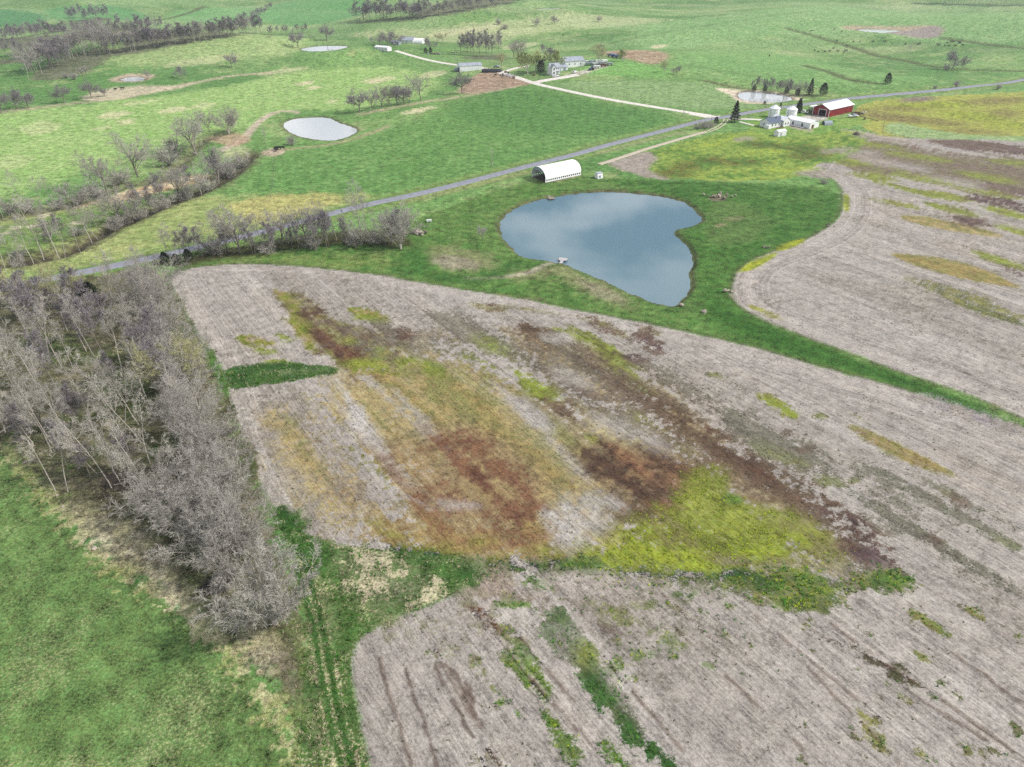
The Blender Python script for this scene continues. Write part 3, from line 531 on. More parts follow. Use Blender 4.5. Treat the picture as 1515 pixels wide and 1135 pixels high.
# rough grass corner between the two blocks
pt([(402,742),(420,770),(470,802),(520,806),(600,815),(680,828),(725,836),(700,862),(640,895),(575,915),(530,945),(517,975),(527,1045),(550,1140),(560,1300),(450,1300),(440,1080),(450,990),(455,930),(440,860),(420,800)], alb(84,128,56), alb(112,140,74), .97, .8, 1.8, .2, tg=.9)
pt([(510,808),(560,815),(600,830),(640,850),(650,880),(600,905),(560,900),(520,860),(490,830)], alb(196,186,162), alb(92,128,58), .75, 2, 4, 1.2, ts=.8, tg=.5)
for a in (E(480,905,12,50,-14), E(470,960,12,50,-12), E(500,1080,10,50,-12), E(560,905,30,10,20), E(420,880,10,40,-10), E(470,1080,12,50,-14), E(450,950,8,40,-14)): pt(a, alb(190,184,150), alb(120,142,78), .7, 1.2, 2.5, 1.2, ts=.7, tg=.4)
pt([(680,832),(760,850),(760,885),(700,880),(690,862)], alb(184,168,154), alb(150,140,118), .8, 1.5, 3, 1, ts=.6)
for a in (E(460,815,30,16,35), E(600,822,60,6,5), E(430,775,18,30,-35), E(690,850,20,14,0), E(620,890,40,7,-18)): pt(a, alb(50,106,36), alb(66,118,46), .85, 1, 1.8, .4, tg=1)
for o in (0, 13): line([(440 + o, 840), (455 + o, 890), (468 + o, 950), (478 + o, 1010), (492 + o, 1080), (508 + o, 1140)], alb(66,112,44), .7, .3, .8, .2)
pt([(325,543),(400,536),(470,538),(506,545),(500,553),(440,562),(380,570),(340,580)], DG, alb(84,124,56), .95, .6, .9, .4, tg=1, ts=.25)
pt([(296,505),(312,515),(328,545),(342,580),(332,590),(318,555),(300,525)], alb(66,124,44), GR, .9, .6, 1, .4, tg=.8)
for a in (E(440,550,50,4,-3), E(400,552,30,3,-5)): pt(a, alb(130,150,104), alb(90,128,62), .6, .6, 1, 1)
pt(E(425,765,10,18,-30), alb(46,104,36), DG, .9, .8, 1, .3, tg=1)

WTc = np.clip(WT, .04, 1)[:, None]
OVER = np.where(WT[:, None] > .05, (COL - BASE * (1 - WTc)) / WTc, COL); OVER = np.clip(OVER, .012, np.maximum(COL, BASE).max(1)[:, None] * 1.15 + .02); BASE = np.where(WT[:, None] > .05, BASE, COL)
KL = 1.45; sh, _ = sdist(HAY, X, Y, 1); m = (sh > .5) & (STR < .35)
BASE[m] = alb(152,160,112); WT[m] = np.clip(.56 - .30 * n8[m] - .30 * n30[m] - .12 * n3[m], .18, .95)
OVER[m] = (alb(92,128,66)[None] * (1 - .25 * n30[m][:, None]))
hs_, _ = sdist(smooth_poly(gpl([(0,690),(60,745),(130,815),(220,880),(320,965),(390,1030),(430,1090),(445,1135),(360,1135),(340,1060),(250,960),(120,880),(40,790),(0,740)]), True, 1), X, Y, 20); m2 = m & (hs_ > -12)
WT[m2] = np.clip(WT[m2] + .3 * sst(-10, 8, hs_[m2] + 5 * n8[m2]), 0, .96)
KL = 1.7; sh, _ = sdist(WOOD, X, Y, 1); m = (sh > .5) & (reg_hay < 0); BASE[m] = alb(158,148,128); OVER[m] = COL[m] * .93; WT[m] = .72; m = STR >= .35; OVER[m] = COL[m] * 1.05; BASE[m] = alb(120,134,78); WT[m] = .72
sh, _ = sdist(CORN, X, Y, 1); m = sh > .3; OVER[m] = COL[m] * .5 + alb(62,112,42)[None] * .42; BASE[m] = alb(196,188,150); WT[m] = np.clip(.78 - .3 * n3[m] + .12 * n8[m], .4, .98)
sq, i = sdist(smooth_poly(gpl([(505,806),(560,815),(610,828),(650,845),(660,880),(600,908),(555,905),(515,865),(488,830)]), True, 1), X, Y, 6)
w = .5 * sst(-2, 3, sq[i] + 2 * n3[i] + 2 * n1[i]) * sst(-.5, .3, n3[i] + .6 * n1[i]); WT[i] = np.clip(WT[i] - w, 0, 1); BASE[i] = BASE[i] * (1 - .5 * w[:, None]) + alb(214,202,186) * .5 * w[:, None]
for o in (0, 14):
    d, i = ldist(smooth_poly(gpl([(438 + o, 835), (455 + o, 890), (468 + o, 950), (478 + o, 1010), (492 + o, 1080), (508 + o, 1140)]), False, 1), X, Y, 3); w = np.exp(-((d[i] + .1 * n1[i]) / .38) ** 2); WT[i] = WT[i] * (1 - w) + .97 * w; OVER[i] = OVER[i] * (1 - .7 * w[:, None]) + alb(58,104,38) * .7 * w[:, None]
    w = np.exp(-((d[i] - .85) / .35) ** 2) * .25; WT[i] = WT[i] * (1 - w)
def calm(c):
    lum = c @ np.array([.3, .55, .15]); grn = np.clip((c[:, 1] - np.maximum(c[:, 0], c[:, 2])) / np.maximum(c[:, 1], .01), 0, 1)
    g = sst(.05, .4, grn)[:, None]; c = np.clip(c + (lum[:, None] * np.array([1.06, 1.0, .80]) - c) * (.18 * g), .004, .8)
    return c * (1 - g * np.array([-.02, 0, .09]))
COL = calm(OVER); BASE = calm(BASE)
DRY = np.zeros(N)

# fields as objects of their own (cut out of the one sheet, sharing its border vertices' places)
reg = np.zeros(N, int)
for k, P in ((1, F1), (2, F2), (3, HAY), (4, F3), (5, F4), (6, WOOD)):
    s, i = sdist(P, X, Y, 0); m = s > 0
    if k == 6: m &= (reg == 0)
    reg[m] = k
gy = np.zeros((N, 3))
Zg = Z.reshape(NR, NC); Xg = X.reshape(NR, NC); Yg = Y.reshape(NR, NC)
ii = np.arange(N).reshape(NR, NC)
quads = np.stack([ii[:-1, :-1], ii[:-1, 1:], ii[1:, 1:], ii[1:, :-1]], -1).reshape(-1, 4)
qreg = np.sort(reg[quads], axis=1)[:, 2]
gx = np.gradient(np.stack([Xg, Yg, Zg], -1), axis=1); gy2 = np.gradient(np.stack([Xg, Yg, Zg], -1), axis=0)
NORM = np.cross(gx, gy2).reshape(-1, 3); NORM /= np.linalg.norm(NORM, axis=1)[:, None]; NORM *= np.sign(NORM[:, 2:3])

# ------------------------------------------------------------------ materials
MATS = {}
def new_mat(name):
    m = bpy.data.materials.new(name); m.use_nodes = True; m.node_tree.nodes.clear(); MATS[name] = m
    t = m.node_tree; o = t.nodes.new('ShaderNodeOutputMaterial'); b = t.nodes.new('ShaderNodeBsdfPrincipled')
    t.links.new(b.outputs[0], o.inputs[0]); b.inputs['Specular IOR Level'].default_value = 0.2
    return m, t, b
def mat(name, c, rough=.8, var=.25, scale=2.0, metal=0.0, c2=None, rnd=0.0, spec=.25, stretch=None):
    """plain material with noise wear; rnd shifts the tone from object to object"""
    m, t, b = new_mat(name); L = t.links.new
    b.inputs['Roughness'].default_value = rough; b.inputs['Metallic'].default_value = metal; b.inputs['Specular IOR Level'].default_value = spec
    tc = t.nodes.new('ShaderNodeTexCoord'); n = t.nodes.new('ShaderNodeTexNoise'); n.inputs['Scale'].default_value = scale; n.inputs['Detail'].default_value = 5
    mp = t.nodes.new('ShaderNodeMapping'); L(tc.outputs['Object'], mp.inputs[0]); L(mp.outputs[0], n.inputs['Vector'])
    if stretch: mp.inputs['Scale'].default_value = stretch
    mixn = t.nodes.new('ShaderNodeMix'); mixn.data_type = 'RGBA'
    c = np.asarray(c); d = np.asarray(c2) if c2 is not None else c * (1 - var)
    mixn.inputs['A'].default_value = (*c, 1); mixn.inputs['B'].default_value = (*d, 1)
    r = t.nodes.new('ShaderNodeMapRange'); r.inputs['From Min'].default_value = .38; r.inputs['From Max'].default_value = .66
    L(n.outputs[0], r.inputs['Value']); L(r.outputs[0], mixn.inputs['Factor'])
    out = mixn.outputs['Result']
    if rnd:
        oi = t.nodes.new('ShaderNodeObjectInfo'); hv = t.nodes.new('ShaderNodeHueSaturation')
        mr = t.nodes.new('ShaderNodeMapRange'); mr.inputs['To Min'].default_value = 1 - rnd; mr.inputs['To Max'].default_value = 1 + rnd
        L(oi.outputs['Random'], mr.inputs['Value']); L(mr.outputs[0], hv.inputs['Value']); L(out, hv.inputs['Color']); out = hv.outputs[0]
    L(out, b.inputs['Base Color'])
    return m

def land_material():
    m, t, b = new_mat('land'); L = t.links.new
    b.inputs['Roughness'].default_value = .95; b.inputs['Specular IOR Level'].default_value = .08
    A = lambda n: (lambda a: (setattr(a, 'attribute_name', n), a)[1])(t.nodes.new('ShaderNodeAttribute'))
    cov, soil, row = A('cover'), A('soil'), A('rowc')
    geo = t.nodes.new('ShaderNodeNewGeometry')
    def noise(sc_, det, rough=.6, dim='3D', src=None):
        n = t.nodes.new('ShaderNodeTexNoise'); n.noise_dimensions = dim; n.inputs['Scale'].default_value = sc_
        n.inputs['Detail'].default_value = det; n.inputs['Roughness'].default_value = rough
        if dim == '1D': L(src, n.inputs['W'])
        else: L(geo.outputs['Position'], n.inputs['Vector'])
        return n.outputs[0]
    def rng_(v, a0, a1, b0, b1, clamp=True):
        r = t.nodes.new('ShaderNodeMapRange'); r.clamp = clamp
        for k, x in zip(('From Min', 'From Max', 'To Min', 'To Max'), (a0, a1, b0, b1)): r.inputs[k].default_value = x
        L(v, r.inputs['Value']); return r.outputs[0]
    def mth(op, a, c):
        n = t.nodes.new('ShaderNodeMath'); n.operation = op
        for k, v in enumerate((a, c)):
            if isinstance(v, (int, float)): n.inputs[k].default_value = v
            else: L(v, n.inputs[k])
        return n.outputs[0]
    und, shr = A('under'), A('share')
    f1 = noise(2.2, 6, .75); f2 = noise(.45, 4, .6); f3 = noise(6.0, 4, .75); f4 = noise(2.5, 6, .78)
    mixw = rng_(mth('ADD', shr.outputs['Fac'], mth('MULTIPLY', mth('SUBTRACT', .5, f4), 3.0)), .36, .64, 0, 1)
    mc = t.nodes.new('ShaderNodeMix'); mc.data_type = 'RGBA'; L(mixw, mc.inputs['Factor']); L(und.outputs['Color'], mc.inputs['A']); L(cov.outputs['Color'], mc.inputs['B'])
    fm = mth('ADD', rng_(f1, .34, .66, .4, 1.6), mth('ADD', mth('ADD', rng_(f2, .34, .66, -.3, .3), rng_(noise(.22, 3, .6), .34, .66, -.2, .2)), rng_(f3, .34, .66, -.42, .42)))
    fm = mth('ADD', 1.0, mth('MULTIPLY', mth('SUBTRACT', fm, 1.0), mth('SUBTRACT', 1.0, mth('MULTIPLY', soil.outputs['Fac'], .45))))
    flk = t.nodes.new('ShaderNodeMapping'); flk.vector_type = 'TEXTURE'; flk.inputs['Rotation'].default_value = (0, 0, math.atan2(RD[1], RD[0])); flk.inputs['Scale'].default_value = (1.9, .24, 1); L(geo.outputs['Position'], flk.inputs[0])
    fn = t.nodes.new('ShaderNodeTexNoise'); fn.inputs['Scale'].default_value = 1.0; fn.inputs['Detail'].default_value = 5; fn.inputs['Roughness'].default_value = .75; L(flk.outputs[0], fn.inputs['Vector'])
    rows = mth('ADD', rng_(noise(1.1, 3, .65, '1D', row.outputs['Fac']), .34, .66, -.13, .13), rng_(noise(.16, 2, .5, '1D', row.outputs['Fac']), .3, .7, -.09, .09))
    rows = mth('ADD', rows, rng_(fn.outputs[0], .34, .66, -.3, .3))
    rows = mth('SUBTRACT', rows, rng_(noise(1.7, 5, .7), .60, .68, 0, .34))
    fm = mth('ADD', fm, mth('MULTIPLY', rows, soil.outputs['Fac']))
    hv = t.nodes.new('ShaderNodeHueSaturation'); L(mc.outputs['Result'], hv.inputs['Color']); L(fm, hv.inputs['Value'])
    L(rng_(noise(.9, 3), .3, .7, .485, .515), hv.inputs['Hue'])
    L(hv.outputs[0], b.inputs['Base Color'])
    bp = t.nodes.new('ShaderNodeBump'); bp.inputs['Strength'].default_value = .55; bp.inputs['Distance'].default_value = .16
    L(mth('ADD', f1, mth('MULTIPLY', f3, .5)), bp.inputs['Height']); L(bp.outputs[0], b.inputs['Normal'])
    return m
LAND = land_material()

def sheet(name, faces):
    used = np.unique(faces); remap = np.full(N, -1); remap[used] = np.arange(len(used))
    me = bpy.data.meshes.new(name); nv, nf = len(used), len(faces)
    me.vertices.add(nv); me.vertices.foreach_set('co', np.stack([X[used], Y[used], Z[used]], 1).astype(np.float32).ravel())
    me.loops.add(nf * 4); me.loops.foreach_set('vertex_index', remap[faces].astype(np.int32).ravel())
    me.polygons.add(nf); me.polygons.foreach_set('loop_start', np.arange(0, nf * 4, 4, dtype=np.int32))
    me.polygons.foreach_set('use_smooth', np.ones(nf, bool))
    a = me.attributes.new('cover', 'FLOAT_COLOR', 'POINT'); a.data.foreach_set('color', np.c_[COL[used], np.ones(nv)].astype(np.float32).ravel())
    a = me.attributes.new('soil', 'FLOAT', 'POINT'); a.data.foreach_set('value', SOIL[used].astype(np.float32))
    a = me.attributes.new('rowc', 'FLOAT', 'POINT'); a.data.foreach_set('value', ROWC[used].astype(np.float32))
    a = me.attributes.new('under', 'FLOAT_COLOR', 'POINT'); a.data.foreach_set('color', np.c_[BASE[used], np.ones(nv)].astype(np.float32).ravel())
    a = me.attributes.new('share', 'FLOAT', 'POINT'); a.data.foreach_set('value', WT[used].astype(np.float32))
    me.update(); me.validate()
    me.normals_split_custom_set_from_vertices(NORM[used].astype(np.float32))
    me.materials.append(LAND)
    o = bpy.data.objects.new(name, me); C.objects.link(o); o['kind'] = 'structure'
    return o
LNAMES = {0: ('ground', 'rolling green pasture and grass verges around the fields'), 1: ('stubble_field', 'large pale stubble field with golden, red brown and yellow weed patches'),
          2: ('stubble_field', 'grey stubble field beyond the grass waterway, with curved headland tracks'), 3: ('hay_field', 'mown green hay field mottled with tan beside the wood'),
          4: ('weedy_field', 'bright yellow green weedy field between farm track and pond'), 5: ('weedy_field', 'yellow weedy field behind the red barn'), 6: ('wood_floor', 'litter strewn floor of the bare wood')}
for k, (nm, lb) in LNAMES.items():
    o = sheet(nm, quads[qreg == k]); o['label'] = lb; o['category'] = 'ground' if k in (0, 6) else 'field'

KL = 1.30
# ------------------------------------------------------------------ builders
class MB:
    def __init__(s): s.v = []; s.f = []
    def box(s, c, d, rz=0.0, top=1.0):
        """box centred at c (x, y, z of its middle), size d; top < 1 narrows the upper face"""
        b = len(s.v); co, si = math.cos(rz), math.sin(rz)
        for z in (-.5, .5):
            k = top if z > 0 else 1
            for x, y in ((-.5, -.5), (.5, -.5), (.5, .5), (-.5, .5)):
                px, py = x * d[0] * k, y * d[1] * k
                s.v.append((c[0] + px * co - py * si, c[1] + px * si + py * co, c[2] + z * d[2]))
        s.f += [(b, b + 3, b + 2, b + 1), (b + 4, b + 5, b + 6, b + 7), (b, b + 1, b + 5, b + 4), (b + 1, b + 2, b + 6, b + 5), (b + 2, b + 3, b + 7, b + 6), (b + 3, b, b + 4, b + 7)]
        return s
    def prism(s, prof, axis, a0, a1):
        """closed outline prof (2-D) swept from a0 to a1 along axis 'x' or 'y'"""
        b = len(s.v); n = len(prof)
        for a in (a0, a1):
            for p, q in prof: s.v.append((a, p, q) if axis == 'x' else (p, a, q))
        s.f.append(tuple(b + k for k in range(n))); s.f.append(tuple(b + n + k for k in reversed(range(n))))
        for k in range(n): s.f.append((b + (k + 1) % n, b + k, b + n + k, b + n + (k + 1) % n))
        return s
    def tube(s, pts, rad, n=6, cap=True):
        b = len(s.v); m = len(pts)
        for k in range(m):
            p = Vector(pts[k]); t = (Vector(pts[min(k + 1, m - 1)]) - Vector(pts[max(k - 1, 0)])).normalized()
            u = t.cross(Vector((0.31, 0.17, 1)) if abs(t.z) < .9 else Vector((1, .2, 0))).normalized(); w = t.cross(u)
            r = rad[k] if hasattr(rad, '__len__') else rad
            for j in range(n):
                a = 2 * math.pi * j / n; s.v.append(tuple(p + u * (r * math.cos(a)) + w * (r * math.sin(a))))
        for k in range(m - 1):
            for j in range(n):
                a = b + k * n + j; c = b + k * n + (j + 1) % n; s.f.append((a, c, c + n, a + n))
        if cap: s.f.append(tuple(b + j for j in reversed(range(n)))); s.f.append(tuple(b + (m - 1) * n + j for j in range(n)))
        return s
    def ribbon(s, pts, w, side):
        b = len(s.v); m = len(pts)
        for k in range(m):
            q = w * (1 - .75 * k / (m - 1)) * .5
            s.v.append(tuple(pts[k] - side * q)); s.v.append(tuple(pts[k] + side * q))
        for k in range(m - 1): s.f.append((b + 2 * k, b + 2 * k + 1, b + 2 * k + 3, b + 2 * k + 2))
    def lathe(s, prof, n=24, c=(0, 0)):
        b = len(s.v); m = len(prof)
        for r, z in prof:
            for j in range(n):
                a = 2 * math.pi * j / n; s.v.append((c[0] + r * math.cos(a), c[1] + r * math.sin(a), z))
        for k in range(m - 1):
            for j in range(n):
                a = b + k * n + j; q = b + k * n + (j + 1) % n; s.f.append((a, q, q + n, a + n))
        return s
    def mesh(s, name, m, smooth=False):
        me = bpy.data.meshes.new(name); me.from_pydata(s.v, [], s.f); me.update(); me.materials.append(m)
        if smooth: me.polygons.foreach_set('use_smooth', np.ones(len(me.polygons), bool))
        return me
    def obj(s, name, m, parent=None, smooth=False):
        o = bpy.data.objects.new(name, s.mesh(name, m, smooth)); C.objects.link(o)
        if parent: o.parent = parent
        return o
def tag(o, label, cat, group=None):
    o['label'] = label; o['category'] = cat
    if group: o['group'] = group
    return o
def thing(name, label, cat, x, y, rz=0.0, group=None, z=None):
    o = bpy.data.objects.new(name, None); C.objects.link(o); o.empty_display_size = .3
    o.location = (x, y, ground_z(x, y) if z is None else z); o.rotation_euler = (0, 0, rz)
    return tag(o, label, cat, group)
def dup(root, loc, rz, sc_=1.0, label=None, group=None):
    r = root.copy(); C.objects.link(r); r.location = loc; r.rotation_euler = (0, 0, rz); r.scale = (sc_, sc_, sc_) if not hasattr(sc_, '__len__') else sc_
    if label: r['label'] = label
    if group: r['group'] = group
    for ch in list(root.children):
        c = ch.copy(); C.objects.link(c); c.parent = r
        for g in list(ch.children):
            d = g.copy(); C.objects.link(d); d.parent = c
    return r

# ------------------------------------------------------------------ water
def water_mat(name, c, rough, bump):
    m, t, b = new_mat(name); b.inputs['Base Color'].default_value = (*c, 1); b.inputs['Roughness'].default_value = rough
    b.inputs['IOR'].default_value = 1.4; b.inputs['Specular IOR Level'].default_value = .5
    n = t.nodes.new('ShaderNodeTexNoise'); n.inputs['Scale'].default_value = 1.1; n.inputs['Detail'].default_value = 3
    g = t.nodes.new('ShaderNodeNewGeometry'); t.links.new(g.outputs['Position'], n.inputs['Vector'])
    bp = t.nodes.new('ShaderNodeBump'); bp.inputs['Strength'].default_value = bump; bp.inputs['Distance'].default_value = .05
    t.links.new(n.outputs[0], bp.inputs['Height']); t.links.new(bp.outputs[0], b.inputs['Normal'])
    return m
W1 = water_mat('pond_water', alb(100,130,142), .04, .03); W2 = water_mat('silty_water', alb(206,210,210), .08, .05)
PL = {'farm': 'large blue grey farm pond with two small docks', 'pasture': 'pale oval pond in the pasture beside the dirt track', 'hill': 'bright pond on the hillside below two bare trees',
      'small': 'tiny white pond in a bare muddy hollow', 'muddy': 'pale pond with wide sandy shore by the road', 'upper': 'white stock pond in a bare earth basin on the cattle hill', 'top': 'thin bright pond far off on the upper pasture'}
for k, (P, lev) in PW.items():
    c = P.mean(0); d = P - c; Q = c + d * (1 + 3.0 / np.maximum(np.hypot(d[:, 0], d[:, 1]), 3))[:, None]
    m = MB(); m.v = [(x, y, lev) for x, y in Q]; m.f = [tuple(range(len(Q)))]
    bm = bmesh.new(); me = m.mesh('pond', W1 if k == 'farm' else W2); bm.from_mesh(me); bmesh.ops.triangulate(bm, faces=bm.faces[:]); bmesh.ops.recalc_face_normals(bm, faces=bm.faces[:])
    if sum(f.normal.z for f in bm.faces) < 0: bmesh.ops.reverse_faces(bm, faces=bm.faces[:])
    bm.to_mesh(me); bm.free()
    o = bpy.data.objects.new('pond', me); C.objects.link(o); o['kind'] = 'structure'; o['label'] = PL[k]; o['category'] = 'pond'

# ------------------------------------------------------------------ roads
ASPH = mat('asphalt', alb(152,155,166), .9, .14, .5, c2=alb(136,138,148)); GRAV = mat('gravel', alb(238,232,224), .95, .15, .6, c2=alb(214,206,194))
def strip(name, P, w, up, m, label, cat, rough_edge=.15):
    P = np.asarray(P); T = np.gradient(P, axis=0); T /= np.linalg.norm(T, axis=1)[:, None]; Nn = np.c_[-T[:, 1], T[:, 0]]
    # resample every 3 m
    s = np.r_[0, np.cumsum(np.hypot(*np.diff(P, axis=0).T))]; q = np.arange(0, s[-1], 3.0)
    P = np.c_[np.interp(q, s, P[:, 0]), np.interp(q, s, P[:, 1])]; T = np.gradient(P, axis=0); T /= np.linalg.norm(T, axis=1)[:, None]; Nn = np.c_[-T[:, 1], T[:, 0]]
    b = MB(); rr = random.Random(len(P)); K = 7
    ff = np.linspace(-1, 1, K); XX = P[:, None, :] + Nn[:, None, :] * (w / 2 * ff)[None, :, None]
    GZ = carve(XX[..., 0].ravel(), XX[..., 1].ravel()).reshape(len(P), K)
    for k in range(len(P)):
        zc = float(h_base(P[k, 0], P[k, 1]))
        for j in range(K):
            f = j / (K - 1) * 2 - 1; ww = w / 2 * f * (1 + (rr.uniform(-1, 1) * rough_edge if abs(f) == 1 else 0))
            x, y = P[k] + Nn[k] * ww
            b.v.append((x, y, max(GZ[k, j], zc - .4) + up * (1 - .8 * f * f) + .03 - (.25 if abs(f) == 1 else 0)))
    for k in range(len(P) - 1):
        for j in range(K - 1): a = k * K + j; b.f.append((a, a + 1, a + K + 1, a + K) if True else None)
    o = b.obj(name, m, smooth=True); o['kind'] = 'structure'; o['label'] = label; o['category'] = cat
    me = o.data
    if sum(p.normal.z for p in me.polygons) < 0: me.flip_normals()
    return o
strip('road', ROAD, 6.4, .22, ASPH, 'grey blacktop road running past the ponds and farm', 'road', .02)
GR = lambda pts: smooth_poly(gpl(pts), False, 2)
strip('gravel_road', GR([(1062,173),(1035,169),(1010,165),(960,157),(900,147),(850,137),(800,126),(780,120),(760,113),(740,107),(728,103)]), 7.0, .12, GRAV, 'white gravel lane from the road to the white farmhouse', 'lane')
strip('gravel_road', GR([(728,103),(690,98),(655,93),(630,88),(605,81),(585,75)]), 6.5, .12, GRAV, 'white gravel lane curving uphill past the grey roofed shed', 'lane')
strip('driveway', GR([(788,123),(805,119),(830,115),(855,111)]), 9.0, .16, GRAV, 'gravel driveway in front of the white farmhouse', 'driveway')
strip('driveway', GR([(742,107),(762,101),(782,97)]), 6.5, .12, GRAV, 'gravel spur running behind the farmhouse trees', 'driveway')
strip('driveway', GR([(1078,175),(1100,176),(1128,177.5),(1150,180)]), 4.6, .2, GRAV, 'pale driveway from the road to the blue roofed house', 'driveway')
strip('driveway', GR([(1094,180),(1108,184),(1122,187)]), 2.6, .1, GRAV, 'short gravel path ending at the blue roofed house', 'driveway')
strip('farm_track', GR([(1045,195),(1025,200),(960,219),(925,231),(900,239),(884,244)]), 3.8, .1, mat('track_dirt', alb(206,192,174), .95, .2, .6), 'dirt farm track leading to the white hoop barn', 'track')
strip('gravel_apron', GR([(1024,168),(1040,170.5),(1056,172.5),(1070,173.5)]), 11, .14, GRAV, 'flared white gravel apron where the lane meets the road', 'lane')
for off, s in ((-1.1, 'inner'), (1.1, 'outer')):
    P = GR([(1074,176),(1071,183),(1060,190),(1045,195)]); T = np.gradient(P, axis=0); T /= np.linalg.norm(T, axis=1)[:, None]
    strip('wheel_track', P + np.c_[-T[:, 1], T[:, 0]] * off, 1.0, .12, MATS['track_dirt'], f'{s} wheel rut where the farm track leaves the road', 'track')

# ------------------------------------------------------------------ trees
BARK = mat('pale_bark', alb(206,198,186), .9, .3, 3, rnd=.15); BARK2 = mat('grey_bark', alb(150,141,132), .9, .3, 3, rnd=.18)
TWIG = mat('grey_twigs', alb(188,183,174), .9, .25, .4, rnd=.16); TWIG2 = mat('brown_twigs', alb(160,152,155), .9, .25, .4, rnd=.14); TWIG3 = mat('pale_twigs', alb(206,200,188), .9, .2, .4, rnd=.12)
LEAF = mat('spring_leaves', alb(196,208,134), .8, .35, .7, rnd=.12); EVG = mat('evergreen', alb(54,72,42), .85, .5, .8, rnd=.15); BUD = mat('budding_twigs', alb(196,194,142), .9, .3, .4, rnd=.1)
def rot_about(d, ang, rng):
    a = d.cross(Vector((rng.gauss(0, 1), rng.gauss(0, 1), rng.gauss(0, 1)))).normalized()
    return (Matrix.Rotation(ang, 3, a) @ d).normalized()
def grow(tm, cm, p, d, L, r, lvl, S, rng):
    n = S['seg'][lvl]; pts = [p.copy()]; ds = []
    for k in range(n):
        d = (d + Vector((rng.gauss(0, 1), rng.gauss(0, 1), rng.gauss(0, 1))) * S['jit'][lvl] + Vector((0, 0, S['up'][lvl]))).normalized()
        p = p + d * (L / n); pts.append(p.copy()); ds.append(d.copy())
    last = len(S['n'])
    if lvl <= S['tl']: tm.tube([tuple(q) for q in pts], [r * (1 - .72 * k / n) for k in range(n + 1)], 6 if lvl == 0 else 4, False)
    else: cm.ribbon(pts, r * 2, Vector((rng.gauss(0, 1), rng.gauss(0, 1), rng.gauss(0, .5))).cross(ds[0]).normalized())
    if lvl >= last: return
    for k in range(S['n'][lvl]):
        t = S['t0'][lvl] + (1 - S['t0'][lvl]) * (k + rng.random()) / S['n'][lvl]
        f = min(t * n, n - 1e-4); j = int(f); q = pts[j].lerp(pts[j + 1], f - j)
        nd = rot_about(ds[j], R(rng.uniform(*S['ang'][lvl])), rng)
        if lvl < 2 and nd.z < S.get('minz', -.2): nd.z = S.get('minz', -.2) + .35 * rng.random(); nd.normalize()
        sh = (1 - S['fall'][lvl] * (t - S['t0'][lvl]) / (1.001 - S['t0'][lvl]))
        grow(tm, cm, q, nd, L * S['len'][lvl] * sh * rng.uniform(.75, 1.2), max(r * S['rr'][lvl] * (1 - .5 * t), S['rmin']), lvl + 1, S, rng)
SHAPES = {
 'tall': dict(H=13, r=.13, seg=[7,4,3,2,1], jit=[.05,.13,.18,.2,.2], up=[.05,.12,.08,.05,.03], n=[12,6,5,5], t0=[.42,.25,.2,.15], ang=[(28,58),(25,55),(25,60),(20,60)], len=[.36,.5,.55,.65], fall=[.55,.4,.3,.2], rr=[.42,.5,.5,.7], rmin=.017, tl=1),
 'slim': dict(H=13, r=.11, seg=[8,3,3,2,1], jit=[.05,.14,.18,.2,.2], up=[.03,.1,.08,.05,.03], n=[11,6,5,3], t0=[.5,.3,.2,.15], ang=[(25,55),(25,60),(20,60),(20,60)], len=[.24,.5,.6,.6], fall=[.5,.4,.3,.2], rr=[.36,.5,.6,.7], rmin=.018, tl=1),
 'broad': dict(H=5.5, r=.26, seg=[4,6,4,3,1], jit=[.07,.12,.16,.18,.2], up=[.1,.07,.05,.03,.02], n=[10,9,7,7], t0=[.3,.22,.2,.15], ang=[(18,66),(25,55),(25,60),(20,60)], len=[1.25,.42,.5,.65], fall=[.25,.4,.3,.2], rr=[.6,.45,.5,.7], rmin=.02, tl=1, minz=.1),
 'dense': dict(H=2.6, r=.28, seg=[3,6,4,3,1], jit=[.07,.08,.14,.16,.2], up=[.1,.05,.03,.03,.02], n=[20,10,7,6], t0=[.1,.2,.15,.1], ang=[(10,62),(20,50),(22,50),(20,55)], len=[2.7,.34,.5,.65], fall=[.1,.35,.3,.2], rr=[.26,.45,.5,.7], rmin=.017, tl=1, minz=.28),
 'shrub': dict(H=.7, r=.10, seg=[2,4,3,1], jit=[.1,.14,.18,.2], up=[.1,.05,.04,.02], n=[18,10,8], t0=[.05,.15,.1], ang=[(8,70),(20,55),(20,60)], len=[3.6,.42,.6], fall=[.1,.3,.2], rr=[.5,.5,.6], rmin=.02, tl=1, minz=.1),
 'oak': dict(H=5, r=.30, seg=[4,5,4,3,1], jit=[.06,.16,.2,.2,.2], up=[.1,.04,.03,.03,.02], n=[11,9,7,7], t0=[.4,.2,.2,.15], ang=[(25,78),(25,60),(25,60),(20,60)], len=[1.25,.5,.5,.65], fall=[.3,.4,.3,.2], rr=[.5,.45,.5,.7], rmin=.026, tl=1, minz=.12),
}
SHAPES['round'] = dict(SHAPES['dense'], H=2.0, n=[30,11,7,6], ang=[(4,66),(22,55),(22,50),(20,55)], len=[3.0,.3,.5,.65], rr=[.22,.45,.5,.7], up=[.1,.03,.03,.03,.02], minz=.42)
SHAPES['purple'] = dict(SHAPES['tall'], rmin=.03, t0=[.3,.2,.2,.15], n=[18,8,6,6])
PROTO = {}
